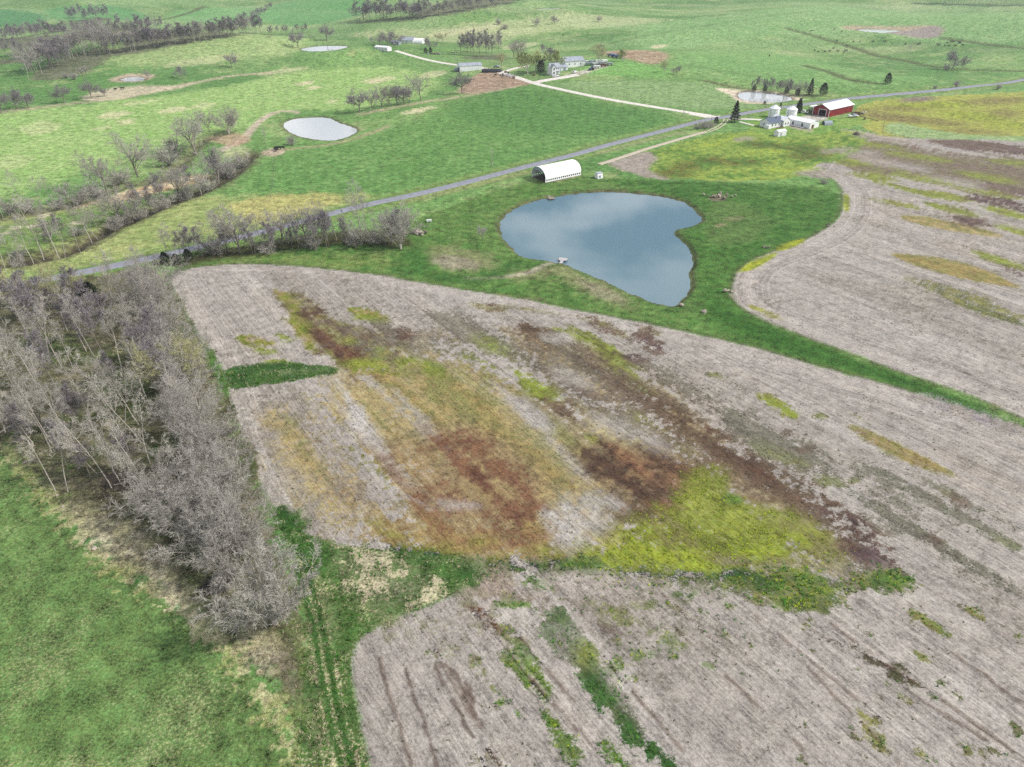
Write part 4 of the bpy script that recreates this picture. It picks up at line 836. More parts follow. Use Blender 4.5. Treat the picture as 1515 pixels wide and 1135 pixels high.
def proto(kind, seed, bark, twig, leaf=None):
    rng = random.Random(seed); S = SHAPES[kind]; tm, cm = MB(), MB()
    grow(tm, cm, Vector((0, 0, -.4)), Vector((rng.uniform(-.06, .06), rng.uniform(-.06, .06), 1)).normalized(), S['H'], S['r'], 0, S, rng)
    top = max(v[2] for v in cm.v)
    if leaf:
        for k in range(2600):
            c = Vector(cm.v[rng.randrange(len(cm.v))])
            if c.z < top * .25: continue
            a = Vector((rng.gauss(0, 1), rng.gauss(0, 1), rng.gauss(0, 1))).normalized(); b2 = a.orthogonal().normalized(); q = .17; o = len(cm.v)
            cm.v += [tuple(c + a * q), tuple(c + b2 * q), tuple(c - a * q), tuple(c - b2 * q)]; cm.f.append((o, o + 1, o + 2, o + 3))
    return dict(trunk=tm.mesh('trunk', bark, True), crown=cm.mesh('crown', leaf or twig), H=top)
def evergreen(seed, kind):
    rng = random.Random(seed); tm, cm = MB(), MB(); H = 8.0
    tm.tube([(0, 0, -.4), (0, 0, H * .95)], [.2, .02], 6)
    for k in range(2300 if kind != 'spruce' else 2600):
        t = rng.random() ** .8; z = H * (.06 + .94 * t)
        if kind == 'spruce': rad = 2.5 * (1 - t) ** .85 * (.75 + .25 * math.cos(t * 44))
        elif kind == 'cypress': rad = 1.6 * math.sin(math.pi * min(.98, .22 + t * .78)) ** .7
        else: rad = 2.9 * math.sin(math.pi * min(.97, .25 + t * .72)) ** .8 * (.8 + .3 * rng.random())
        a = rng.random() * 6.283; rr = rad * rng.uniform(.55, 1.05) + .05
        rr *= 1 + .18 * math.sin(3 * a + seed) * math.sin(7 * t)
        c = Vector((rr * math.cos(a), rr * math.sin(a), z)); q = rng.uniform(.13, .3)
        out = Vector((math.cos(a), math.sin(a), -.35 if kind == 'spruce' else .6)).normalized(); sd_ = out.cross(Vector((rng.gauss(0, .4), rng.gauss(0, .4), 1))).normalized(); o = len(cm.v)
        cm.v += [tuple(c + out * q * 1.4), tuple(c + sd_ * q * .7), tuple(c - out * q), tuple(c - sd_ * q * .7)]; cm.f.append((o, o + 1, o + 2, o + 3))
    return dict(trunk=tm.mesh('trunk', BARK2, True), crown=cm.mesh('crown', EVG), H=H)
for k in range(3):
    PROTO[f'tall{k}'] = proto('tall', 10 + k, BARK, TWIG); PROTO[f'slim{k}'] = proto('slim', 20 + k, BARK, TWIG3)
    PROTO[f'broad{k}'] = proto('broad', 30 + k, BARK2, TWIG); PROTO[f'dense{k}'] = proto('dense', 40 + k, BARK, TWIG)
for k in range(2):
    PROTO[f'oak{k}'] = proto('oak', 60 + k, BARK2, TWIG2); PROTO[f'shrub{k}'] = proto('shrub', 50 + k, BARK2, TWIG)
    PROTO[f'purple{k}'] = proto('purple', 70 + k, BARK2, TWIG2); PROTO[f'bud{k}'] = proto('broad', 80 + k, BARK, BUD)
PROTO['leafy0'] = proto('broad', 90, BARK, TWIG, LEAF); PROTO['leafy1'] = proto('broad', 91, BARK, TWIG, LEAF)
PROTO['round0'] = proto('round', 95, BARK, TWIG)
for k in ('spruce', 'cypress', 'juniper'): PROTO[k] = evergreen(7, k)
TREE_RNG = random.Random(11); NTREE = [0]
def tree(x, y, h, kind, label, group, name='bare_tree', lean=0.0, wide=1.0, cat='tree'):
    pr = PROTO[kind]; s = h / pr['H']; z = ground_z(x, y)
    o = bpy.data.objects.new(name, None); C.objects.link(o); o.location = (x, y, z)
    o.rotation_euler = (TREE_RNG.gauss(0, .03 + lean), TREE_RNG.gauss(0, .03 + lean), TREE_RNG.uniform(0, 6.28)); o.scale = (s * wide, s * wide, s)
    for part in ('trunk', 'crown'):
        c = bpy.data.objects.new(part, pr[part]); C.objects.link(c); c.parent = o
    NTREE[0] += 1
    return tag(o, label, cat, group)
def tree_px(u, v, hpx, kind, label, group, **k):
    x, y = gp(u, v); return tree(x, y, hpx * pxm(u, v) * (1.22 if v < 330 else 1.08 if v < 390 else 1.0), kind, label, group, **k)
pick = lambda *a: TREE_RNG.choice(a)

# the wood between hay field and road: surveyed trunks first, then the rest
G = 'bare trees of the wood'
LT = {'tall': 'tall pale trunked bare tree', 'slim': 'slim bare pole tree', 'purple': 'bare tree with dark twigs', 'bud': 'tree with yellowish buds', 'broad': 'spreading bare tree'}
MARKS = [((108,592), 'beside the dark brush pile with pale limbs'), ((185,712), 'beside the large wide brush pile'), ((14,610), 'at the gully on the edge of the wood'), ((232,478), 'at the upper corner of the stubble field'), ((130,450), 'near the dark evergreen bushes by the road'), ((30,455), 'near the road and the budding bushes'), ((60,520), 'in the open grassy middle of the wood'), ((150,530), 'in the thick middle of the wood'), ((165,440), 'by the long pale log near the road'), ((280,690), 'beside the tangled brush pile under the hedgerow'), ((110,720), 'on the dry bank facing the hay field'), ((290,600), 'behind the hedgerow by the green strip'), ((200,620), 'on the mossy clearing above the brush'), ((-60,540), 'at the far end of the gully'), ((60,650), 'between the gully and the dry bank')]
def near(u, v): return min(MARKS, key=lambda m: math.hypot(m[0][0] - u, m[0][1] - v))[1]
HMARKS = [((240,440), 'at the upper corner of the stubble field'), ((262,520), 'above the green grass strip'), ((300,590), 'opposite the green grass strip'), ((315,660), 'below the green grass strip'), ((340,720), 'beside the pale headland track'), ((300,765), 'around the grey brush heap'), ((355,800), 'where the dark green corner begins'), ((350,850), 'next to the lone round tree'), ((240,760), 'facing the dry bank')]
def hnear(u, v): return min(HMARKS, key=lambda m: math.hypot(m[0][0] - u, m[0][1] - v))[1]
taken = []; xr = random.Random(77)
for (u, v, h, kd) in [(92,545,105,'tall'),(60,530,85,'slim'),(72,527,80,'slim'),(110,550,70,'slim'),(128,520,80,'slim'),(140,528,75,'slim'),(6,502,80,'slim'),(15,495,85,'slim'),(120,503,70,'purple'),(100,490,60,'slim'),(75,655,110,'tall'),(50,608,95,'slim'),(80,612,110,'tall'),(30,590,110,'tall'),(165,722,110,'slim'),(145,702,80,'slim'),(222,686,80,'slim'),(195,702,85,'slim'),(190,668,90,'slim'),(100,728,80,'slim'),(270,662,80,'tall'),(285,648,120,'tall'),(305,658,110,'tall'),(228,478,140,'tall'),(233,478,130,'tall'),(224,470,120,'tall'),(215,440,90,'tall'),(165,440,60,'slim'),(175,438,65,'slim'),(185,445,70,'slim'),(150,600,90,'slim'),(170,615,95,'slim'),(185,640,90,'slim'),(210,655,85,'slim'),(205,628,80,'tall'),(20,560,110,'tall'),(40,575,115,'tall'),(8,640,90,'tall'),(64,540,70,'tall'),(215,585,90,'tall'),(120,680,80,'slim'),(100,690,70,'purple'),(50,660,80,'slim'),(150,520,75,'purple'),(170,500,70,'purple'),(80,470,60,'purple'),(50,465,70,'bud'),(105,455,55,'bud'),(120,470,70,'purple'),(20,470,70,'purple'),(40,490,80,'purple'),(195,480,80,'tall'),(200,520,85,'tall'),(180,545,85,'tall'),(285,590,85,'bud'),(60,500,90,'purple'),(235,560,90,'purple'),(255,590,100,'purple'),(245,530,95,'purple'),(260,620,100,'tall'),(140,640,70,'slim'),(230,620,80,'slim')] + [(xr.uniform(10, 255), xr.uniform(560, 735), xr.uniform(45, 85), xr.choice(['slim', 'slim', 'purple', 'tall'])) for k in range(30)]:
    kind = f'{kd}{TREE_RNG.randrange(2 if kd in ("purple", "bud") else 3)}'
    x, y = gp(u, v)
    if sdist(WOOD, np.array([x]), np.array([y]), 5)[0][0] < 1: continue
    taken.append((x, y)); tree(x, y, min(h * pxm(u, v) * 1.05, 17), kind, LT[kd] + ' ' + near(u, v), G, lean=.05)
wr = random.Random(5); n = 0
while n < 26:                                       # the part of the wood that runs on outside the frame's edge and its gaps
    u, v = wr.uniform(-160, 250), wr.uniform(440, 640); x, y = gp(u, v)
    s = sdist(WOOD, np.array([x]), np.array([y]), 50)[0][0]
    if s < 2 or min(math.hypot(x - a, y - b) for a, b in taken) < 4.2: continue
    taken.append((x, y)); n += 1; kd = wr.choice(['tall', 'slim', 'purple', 'tall', 'broad']); tree(x, y, wr.uniform(8, 13), f'{kd}{wr.randrange(2)}', LT[kd] + ' ' + near(u, v), G, lean=.06)
# hedgerow along the stubble field
G = 'dense trees of the hedgerow'
for (u, v, h, kd) in [(252,500,70,'dense'),(268,535,75,'dense'),(282,570,80,'dense'),(296,600,80,'dense'),(300,640,80,'dense'),(318,670,85,'dense'),(330,700,85,'dense'),(345,745,90,'dense'),(322,765,80,'dense'),(352,790,95,'dense'),(300,800,80,'broad'),(325,820,85,'dense'),(370,815,90,'dense'),(262,745,70,'broad'),(240,770,60,'dense'),(285,775,80,'broad'),(236,440,80,'dense'),(248,468,75,'dense'),(355,850,80,'dense')]:
    tree_px(u - 8, v, h * .92, f'{kd}{TREE_RNG.randrange(3)}', {'dense': 'dense grey hedgerow tree ', 'broad': 'open limbed hedgerow tree '}[kd] + hnear(u, v), G, name='hedgerow_tree', wide=1.15)
tree_px(408,922,110, 'round0', 'big round many branched grey tree standing alone at the end of the hedgerow', None, name='hedgerow_tree', wide=.80)
# row by the road, above the stubble
G = 'bare trees of the roadside row'
xr = random.Random(31)
for (u, v, h, kd) in [(250 + 345 * (k + xr.random()) / 22, 384 - 24 * (k / 22) + xr.uniform(-4, 2), xr.uniform(34, 56), xr.choice(['tall', 'dark', 'dark', 'broad'])) for k in range(22)] + [(246,378,40,'tall'),(262,377,50,'slim'),(275,384,45,'tall'),(288,370,44,'slim'),(303,368,42,'tall'),(322,364,50,'tall'),(338,372,46,'broad'),(355,374,72,'broad'),(372,368,50,'tall'),(388,366,52,'tall'),(405,366,58,'tall'),(418,362,50,'broad'),(428,364,48,'slim'),(440,358,56,'tall'),(455,362,56,'broad'),(472,360,62,'tall'),(484,356,56,'tall'),(498,356,50,'slim'),(513,358,48,'tall'),(527,352,55,'slim'),(535,350,84,'tall'),(543,350,60,'tall'),(556,356,42,'slim'),(568,356,44,'tall'),(580,360,48,'broad'),(320,376,30,'shrub'),(395,374,26,'shrub'),(465,368,24,'shrub'),(520,362,26,'shrub'),(555,362,26,'shrub')]:
    tree_px(u, v, h * .95, f'{"purple" if kd == "dark" else kd}{TREE_RNG.randrange(2)}', {'dark': 'dark twigged bare tree in the row between road and stubble field', 'tall': 'bare upright tree in the row between road and stubble field', 'slim': 'thin bare sapling in the row between road and stubble field', 'broad': 'wide limbed bare tree in the row between road and stubble field', 'shrub': 'twiggy grey bush under the roadside tree row'}[kd], G, name='roadside_tree' if kd != 'shrub' else 'bush', cat='tree' if kd != 'shrub' else 'bush')
tree_px(593,368,66, 'dense2', 'pale round crowned bare tree beside rocks at the end of the roadside row', None, name='roadside_tree', wide=1.0)
tree_px(714,353,22, 'broad1', 'small lone bare tree on the lawn near the big pond', None, name='lawn_tree')
for u, v in ((262,392),(245,388),(280,386)): tree_px(u, v, 16, 'juniper', 'dark low evergreen bush where the roadside row meets the wood', 'evergreen bushes at the wood corner', name='evergreen_bush', cat='bush')
for u, v, h in ((30,452,32),(120,452,34),(140,455,36),(60,450,24),(98,446,28)): tree_px(u, v, h, 'juniper' if u > 100 else 'bud0', 'dark evergreen bush in the wood near the road' if u > 100 else 'budding olive bush in the wood near the road', 'bushes near the road in the wood', name='wood_bush', cat='bush')
# creek
G = 'bare trees along the creek'
for (u, v, h, kd) in [(10 + 330 * (k + xr.random()) / 16, 392 - 135 * ((k + .5) / 16) ** 1.15 + xr.uniform(-4, 4), xr.uniform(32, 50), xr.choice(['tall', 'dark', 'shrub'])) for k in range(16)] + [(10,404,70,'slim'),(48,386,66,'tall'),(63,380,92,'slim'),(86,379,84,'tall'),(93,374,60,'slim'),(117,367,48,'slim'),(135,356,66,'tall'),(143,350,60,'tall'),(28,394,50,'slim'),(15,388,60,'slim'),(150,342,50,'tall'),(162,336,55,'tall'),(178,328,48,'broad'),(195,325,40,'broad'),(215,316,40,'tall'),(235,304,45,'tall'),(250,296,48,'tall'),(265,292,46,'broad'),(282,290,44,'tall'),(298,287,42,'tall'),(312,275,44,'tall'),(322,266,48,'broad'),(340,256,26,'shrub'),(355,244,24,'shrub'),(240,310,24,'shrub'),(205,322,22,'shrub'),(275,293,24,'shrub'),(305,282,26,'shrub')]:
    tree_px(u, v, h * (.95 if kd != 'shrub' or h < 30 else .5), f'{"purple" if kd == "dark" else kd}{TREE_RNG.randrange(2)}', {'dark': 'dark twigged bare tree on the lower creek bank', 'tall': 'bare tree on the lower creek bank beyond the road', 'slim': 'leaning pale trunked tree on the lower creek bank', 'broad': 'spreading bare tree on the lower creek bank', 'shrub': 'low grey bush on the lower creek bank'}[kd], G, name='creek_tree' if kd != 'shrub' else 'creek_bush', lean=.08, cat='tree' if kd != 'shrub' else 'bush')
G = 'bare trees along the upper creek bank'
for (u, v, h, kd) in [(6,325,34,'slim'),(30,302,42,'tall'),(62,305,38,'tall'),(75,298,32,'tall'),(100,300,28,'broad'),(128,277,46,'tall'),(157,282,48,'broad'),(205,262,54,'broad'),(230,252,40,'tall'),(250,245,28,'shrub'),(290,228,52,'broad'),(276,216,34,'tall'),(310,196,28,'broad'),(338,196,36,'dense'),(120,300,22,'shrub'),(140,290,24,'shrub'),(40,312,20,'shrub'),(85,306,20,'shrub'),(178,272,24,'shrub'),(186,268,30,'tall'),(262,228,26,'shrub'),(300,216,30,'tall'),(15,316,22,'shrub')]:
    tree_px(u, v, h, f'{kd}{TREE_RNG.randrange(2)}', {'tall': 'bare tree on the upper creek bank by the bright pasture', 'slim': 'thin tree on the upper creek bank', 'broad': 'round crowned bare tree on the upper creek bank', 'shrub': 'low twiggy bush on the upper creek bank', 'dense': 'round bare tree where the dirt track reaches the creek'}[kd], G, name='creek_tree' if kd != 'shrub' else 'creek_bush', cat='tree' if kd != 'shrub' else 'bush')
# pasture and far trees
def row(lst, kinds, label, group, name='pasture_tree'):
    for q in lst: tree_px(q[0], q[1], q[2], pick(*kinds), label, group, name=name)
row([(3,167,30),(26,161,28),(43,160,22),(96,152,25),(136,146,25),(155,143,13)], ('oak0', 'oak1'), 'bare tree in the spaced row along the worn cattle path', 'trees along the cattle path')
row([(219,118,12),(268,116,17),(343,100,20)], ('oak0', 'oak1', 'broad0'), 'lone round bare tree on the hillside near the tiny pond', 'lone trees on the hillside')
row([(440,65,24),(483,59,22)], ('oak0', 'oak1'), 'bare oak shaped tree standing above the bright hillside pond', 'two trees above the hillside pond')
row([(532,166,32),(551,164,30),(565,160,28),(575,158,26),(588,156,30),(597,155,27),(606,153,24)], ('oak0', 'broad0', 'broad1', 'oak1'), 'bare tree in the close row beside the pasture pond', 'row of trees beside the pasture pond')
row([(623,149,34)], ('broad2',), 'tall upright bare tree ending the row beside the pasture pond', None); row([(683,139,30)], ('oak1',), 'dark bare tree beside the muddy cattle lot', None)
row([(396,221,28)], ('slim1',), 'thin half dead tree below the pasture pond', None); row([(433,214,14)], ('shrub0',), 'low grey bush on the dam of the pasture pond', None, 'bush')
row([(563,69,20),(574,69,17),(585,67,20)], ('oak0', 'oak1'), 'bare oak behind the small white trailer house', 'oaks behind the trailer house')
row([(635,74,17)], ('oak0',), 'stunted bare tree beside the debris pile', None); row([(630,79,7),(637,79,7)], ('juniper',), 'dark green bush at the debris pile', 'bushes at the debris pile', 'bush')
row([(682 + k * 3.1 + (k % 3) * 1.5, 81 - (k % 3) * 2.5 + k * .15, 24 + (k * 7) % 6) for k in range(19)], ('purple0', 'purple1', 'tall0'), 'bare tree in the small copse behind the grey roofed shed', 'copse behind the shed')
row([(655,63,13),(648,62,11)], ('bud0', 'broad0'), 'pale brushy tree uphill of the copse', 'pale trees uphill of the copse')
row([(743,101,21)], ('bud1',), 'pale budding tree beside the gravel lanes', None); row([(768,87,26),(760,85,20)], ('broad0', 'broad2'), 'grey round tree behind the farmhouse', 'grey trees behind the farmhouse')
row([(781,111,28),(792,106,26)], ('leafy0', 'leafy1'), 'pale green leafing tree beside the white farmhouse', 'leafing trees beside the farmhouse', 'yard_tree'); row([(824,106,25)], ('leafy1',), 'yellow green leafing tree between farmhouse and grey barn', None, 'yard_tree')
row([(800,108,16)], ('juniper',), "dark evergreen at the farmhouse's corner", None, 'yard_tree'); row([(815,89,19),(804,78,12)], ('oak0', 'oak1'), 'bare tree rising behind the farmhouse roof', 'bare trees behind the farmhouse roof', 'yard_tree')
row([(885,96,26)], ('bud0',), 'pale twiggy tree among the parked machinery', None, 'yard_tree'); row([(887,74,9)], ('oak1',), 'small dark tree behind the machinery yard', None, 'yard_tree'); row([(923,91,16)], ('leafy0',), 'round budding tree beside the blue wagon', None, 'yard_tree')
row([(983,107,16)], ('bud1',), 'pale bare tree below the brown cattle lot', None); row([(1001,110,12)], ('oak0',), 'small dark bare tree below the brown cattle lot', None)
row([(793,39,13)], ('dense0',), 'round dark bush on the upper pasture', None, 'bush'); row([(820,36,12)], ('oak0',), 'small bare tree on the upper pasture', None); row([(886,33,9)], ('dense1',), 'low grey bush on the far upper pasture', None, 'bush')
row([(738,36,8),(747,43,8)], ('shrub0', 'shrub1'), 'tiny scrub tree on the hill below the far wood', 'scrub on the hill')
row([(1342,91,27)], ('slim0',), 'pale feathery tree in the gully on the cattle hill', None); row([(1408,103,26),(1421,103,18)], ('oak0', 'purple0'), 'dark bare tree in the gully on the cattle hill', 'dark trees in the gully')
row([(1400,104,10),(1383,131,6),(1415,129,10),(1475,133,9)], ('shrub0', 'shrub1'), 'low scrub near the far road', 'scrub near the far road', 'bush'); row([(1312,124,13)], ('juniper',), 'dark round juniper in the pasture across the road from the red barn', None, 'juniper')
row([(1198,138,20)], ('spruce',), 'dark cone shaped evergreen at the end of the pond thicket', None, 'evergreen'); row([(1217,140,15)], ('juniper',), 'broad dark juniper next to the cone shaped evergreen', None, 'juniper')
row([(1114 + k * 3.6 + (k * 7) % 3, 131 + k * .42 - (k % 3), 15 + (k * 5) % 6) for k in range(23)], ('purple0', 'purple1', 'tall0', 'broad0'), 'thin bare tree in the thicket behind the sandy pond', 'thicket behind the sandy pond', 'thicket_tree')
row([(1116,130,8),(1132,131,8),(1164,135,9),(1180,138,9)], ('juniper',), 'small dark cedar among the thicket behind the sandy pond', 'cedars in the thicket', 'cedar')
row([(1086,181,26)], ('spruce',), 'tall dark spruce at the road junction', None, 'spruce'); row([(1181,168,17)], ('cypress',), 'dark narrow evergreen beside the grain bins', None, 'evergreen')
for u, v, h, w in ((1032,191,9,1.2), (1041,190,11,1.2), (1050,188,9,1.1)): tree_px(u, v, h, 'shrub1', 'brown bushes beside the road junction', 'bushes at the junction', name='bush', wide=w, cat='bush')
tree_px(1059,185,10, 'juniper', 'small round evergreen bush next to the brown junction bushes', None, name='bush', wide=.9, cat='bush')
row([(1131,154,5),(1155,156,4)], ('juniper',), 'tiny evergreen shrub on the verge below the sandy pond', 'verge shrubs', 'bush')
row([(1217,272,9)], ('shrub1',), 'small leafless bush on the edge of the grey stubble field', None, 'bush')
# woods at the far left and top: every trunk in view
def band(p0, p1, n, h0, h1, spread, kinds, label, group, seed):
    q = random.Random(seed)
    for k in range(n):
        t = (k + q.random() * .8) / n; u = p0[0] + (p1[0] - p0[0]) * t; v = p0[1] + (p1[1] - p0[1]) * t + q.uniform(-spread, spread)
        tree_px(u, v, q.uniform(h0, h1), q.choice(kinds), label, group, name='woodland_tree', wide=1.25)
PK = ('purple0', 'purple1', 'purple0', 'tall1')
band((160,79), (386,50), 76, 19, 27, 2.5, PK, 'purplish bare tree in the long wood strip behind the hill', 'long wood strip', 1)
band((40,112), (160,72), 34, 26, 36, 7, ('tall0', 'tall1', 'broad0', 'purple0'), 'grey bare tree in the rounded wood at the foot of the hill', 'rounded wood', 2)
band((55,95), (150,70), 18, 24, 30, 5, ('tall0', 'purple1'), 'grey bare tree in the rounded wood at the foot of the hill', 'rounded wood', 8)
band((-20,88), (40,84), 8, 18, 24, 3, ('tall0', 'purple0'), 'grey bare tree in the small wood next to the rounded wood', 'small wood', 3)
band((0,62), (240,46), 66, 14, 22, 5, PK, 'dark purple bare tree in the creek wood behind the long strip', 'creek wood', 4)
band((102,30), (160,27), 18, 13, 19, 2.5, PK, 'dark bare tree in the isolated clump below the far field', 'isolated clump', 5)
band((395,52), (460,50), 9, 9, 13, 1.5, PK, 'low bare tree in the thin line left of the hillside pond trees', 'thin tree line', 6)
band((528,31), (640,25), 18, 17, 28, 1.5, ('purple0', 'purple1', 'oak0'), 'tall dark bare tree in the wood along the far hill crest', 'wood along the far crest', 7)
band((640,24), (790,0), 22, 12, 22, 1.5, ('purple0', 'purple1'), 'tall dark bare tree in the wood along the far hill crest', 'wood along the far crest', 9)
band((1365,5), (1530,7), 36, 16, 20, 1.0, PK, 'dark distant tree of the wood on the skyline of the cattle hill', 'wood above the cattle hill', 10)
row([(380,27,15),(391,22,12),(399,14,10)], ('oak0', 'oak1'), 'bare tree in the far field beyond the wood strip', 'trees in the far field')
row([(110,118,10),(122,114,12),(128,112,13),(98,116,8)], ('shrub0', 'broad0'), 'scrubby tree at the edge of the rounded wood', 'scrub at the rounded wood')

# ------------------------------------------------------------------ buildings
WHITE = mat('white_paint', (.80, .80, .80), .6, .06, .8, c2=(.70, .71, .72)); WMET = mat('white_metal', (.82, .83, .84), .45, .05, .5, spec=.5, c2=(.74, .75, .77))
GMET = mat('grey_metal_roof', alb(176,184,194), .45, .2, .6, spec=.5, c2=alb(150,158,170)); RED = mat('red_siding', alb(150,32,36), .6, .2, .8, c2=alb(122,26,32))
BLUER = mat('blue_grey_shingles', alb(104,116,136), .85, .2, 1.5); DSHADE = mat('opening_shade', (.02, .02, .022), .9, .2); GLASS = mat('window_glass', (.05, .06, .075), .1, .3, spec=.6)  # near-black colour paints the shade inside an open doorway
FABRIC = mat('white_fabric', (.86, .86, .86), .7, .04, .6); GFAB = mat('grey_fabric', alb(170,180,192), .8, .2, 1.0); WOODM = mat('weathered_wood', alb(168,158,146), .9, .3, 2, stretch=(1, 8, 1)); PLANK = mat('pale_deck', alb(206,204,204), .85, .2, 2, stretch=(8, 1, 1))
BLACK = mat('black_hide', (.012, .011, .011), .75, .3); BLACKT = mat('black_tarp', (.03, .03, .034), .5, .4); STONE = mat('field_stone', alb(186,174,160), .95, .35, 1.4, rnd=.2); RUST = mat('rusty_steel', alb(120,84,66), .9, .4, 2); BLUEP = mat('blue_paint', alb(88,110,160), .5, .25, 1); DSTEEL = mat('dark_steel', alb(70,72,80), .5, .3, 1); RUBBER = mat('rubber', (.02, .02, .02), .9, .2); DHAY = mat('old_hay', alb(120,104,78), .95, .35, 1)
def hd(a, b):
    p, q = gp(*a), gp(*b); return math.atan2(q[1] - p[1], q[0] - p[0])
HF = R(36)                                          # the farm buildings keep to the road's direction

def windows(root, side, xs, y, z, w=.9, h=1.2):
    """windows on the long wall at local y (side -1 or 1)"""
    for x in xs:
        f = MB(); t = .07
        for dx in (-w / 2, w / 2): f.box((x + dx, y + side * .03, z), (t, .08, h + t))
        for dz in (-h / 2, h / 2): f.box((x, y + side * .03, z + dz), (w - t - .002, .08, t))
        o = f.obj('window', WHITE, root); MB().box((x, y + side * .012, z), (w - t, .03, h - t)).obj('pane', GLASS, o)
def gable_body(root, L, W, H, rise, wm, rm, over=.4, t=.12):
    """closed house body with ridge along local x, walls and a real roof with eaves"""
    wl = MB().prism([(-W / 2, -.3), (W / 2, -.3), (W / 2, H), (0, H + rise), (-W / 2, H)], 'x', -L / 2, L / 2).obj('wall', wm, root)
    sl = rise / (W / 2); e = W / 2 + over; r = MB()
    r.prism([(-e, H - over * sl + .03), (0, H + rise + .03), (e, H - over * sl + .03), (e, H - over * sl + t), (0, H + rise + t + .06), (-e, H - over * sl + t)], 'x', -L / 2 - over, L / 2 + over)
    ro = r.obj('roof', rm, root)
    MB().box((0, 0, H + rise + t + .06), (L + 2 * over - .02, .3, .1)).obj('ridge_cap', rm, ro)
    return wl, ro
# hoop barn
x, y = gp(823, 259.5); hb = thing('hoop_barn', 'white fabric hoop barn with an open end beside the big pond', 'barn', x, y, R(35.4)); L_, W_, A_ = 20.4, 10.4, 5.6
def arch(r0, z0, n=20): return [(r0 * math.cos(math.pi * k / n) * 1.0, z0 + A_ * .80 * (r0 / (W_ / 2)) * math.sin(math.pi * k / n) ** .85) for k in range(n + 1)]
o_ = arch(W_ / 2, 1.25); i_ = arch(W_ / 2 - .09, 1.25)
MB().prism(o_ + i_[::-1], 'x', -L_ / 2, L_ / 2).obj('cover', FABRIC, hb)
for k in range(11):
    a = MB(); xx = -L_ / 2 + .3 + k * (L_ - .6) / 10; a.tube([(xx, p, q) for p, q in arch(W_ / 2 - .17, 1.25)], .05, 5); a.obj('arch', GMET, hb)
for s in (-1, 1):
    MB().box((0, s * (W_ / 2 - .03), .28), (L_, .08, .62)).obj('skirt_board', WHITE, hb)
    for k in range(18): MB().box((-L_ / 2 + .3 + k * (L_ - .6) / 17, s * (W_ / 2 - .14), .62), (.42, .12, 1.5)).obj('post', WMET, hb)
MB().prism([(p, q) for p, q in arch(W_ / 2 - .24, 1.25) if q > 3.9] , 'x', -L_ / 2 + .25, -L_ / 2 + .31).obj('end_curtain', GFAB, hb)
for k in range(5): MB().tube([(-L_ / 2 + .2, -3 + k * 1.5, 3.95), (-L_ / 2 + .2, -3 + k * 1.5, 5.1 - abs(k - 2) * .25)], .05, 4).obj('truss_post', WMET, hb)
MB().prism([(p, q) for p, q in arch(W_ / 2 - .24, 1.25)] + [(-W_ / 2 + .24, 0), (W_ / 2 - .24, 0)], 'x', L_ / 2 - .4, L_ / 2 - .32).obj('end_wall', GFAB, hb)
MB().box((0, 0, .05), (L_ - 1, W_ - 1, .12)).obj('floor', mat('barn_dirt', alb(92,84,74), .95, .3), hb)
# small A-shaped feed shed by the hoop barn
x, y = gp(886, 261); t_ = thing('feed_shelter', 'small pale wedge shaped feed shelter beside the white hoop barn', 'shelter', x, y, R(30))
MB().prism([(-1.3, 0), (1.3, 0), (1.0, 2.0), (-.7, 2.4)], 'x', -1.4, 1.4).obj('wall', WHITE, t_); MB().box((0, .15, 2.32), (3.1, 2.2, .1)).obj('roof', GMET, t_); MB().box((-.2, -1.2, .8), (.9, .12, 1.2)).obj('door', GFAB, t_)
# red barn
p0, p1, p2 = np.array(gp(1225.4, 173.6)), np.array(gp(1205.0, 169.4)), np.array(gp(1260.4, 165.6))
Lb, Wb = float(np.linalg.norm(p2 - p0)), 11.0; ax = math.atan2(*(p2 - p0)[::-1]); mid = p0 + (p2 - p0) / 2 + Wb / 2 * np.array([-math.sin(ax), math.cos(ax)])
rb = thing('red_barn', 'red metal barn with white roof and open end door', 'barn', mid[0], mid[1], ax); H_, rs = 4.4, 2.3
def slope(y): return H_ + rs * (1 - abs(y) / (Wb / 2))
for s, nm in ((-1, 'side_wall'), (1, 'side_wall')): MB().box((0, s * (Wb / 2 - .06), H_ / 2 - .15), (Lb, .12, H_ + .3)).obj(nm, RED, rb)
MB().prism([(-Wb / 2 + .13, -.3), (Wb / 2 - .13, -.3), (Wb / 2 - .13, H_), (0, H_ + rs - .08), (-Wb / 2 + .13, H_)], 'x', Lb / 2 - .12, Lb / 2 - .003).obj('rear_wall', RED, rb)
d0, d1, dh = -3.4, 1.3, 3.7
for pr in ([(-Wb / 2 + .13, -.3), (d0, -.3), (d0, slope(d0) - .06), (-Wb / 2 + .13, H_)], [(d1, -.3), (Wb / 2 - .13, -.3), (Wb / 2 - .13, H_), (d1, slope(d1) - .06)], [(d0 + .003, dh), (d1 - .003, dh), (d1 - .003, slope(d1) - .06), (0, H_ + rs - .08), (d0 + .003, slope(d0) - .06)]): MB().prism(pr, 'x', -Lb / 2 + .003, -Lb / 2 + .12).obj('front_wall', RED, rb)
fr = MB(); fr.box((-Lb / 2 - .05, d0 - .12, dh / 2), (.1, .25, dh + .2)); fr.box((-Lb / 2 - .05, d1 + .12, dh / 2), (.1, .25, dh + .2)); fr.box((-Lb / 2 - .05, (d0 + d1) / 2, dh + .22), (.1, d1 - d0 + .49, .24)); fr.obj('door_frame', WHITE, rb)
for s in (-1, 1): MB().box((-Lb / 2 - .03, s * (Wb / 2 - .1), H_ / 2), (.1, .3, H_)).obj('corner_trim', WHITE, rb)
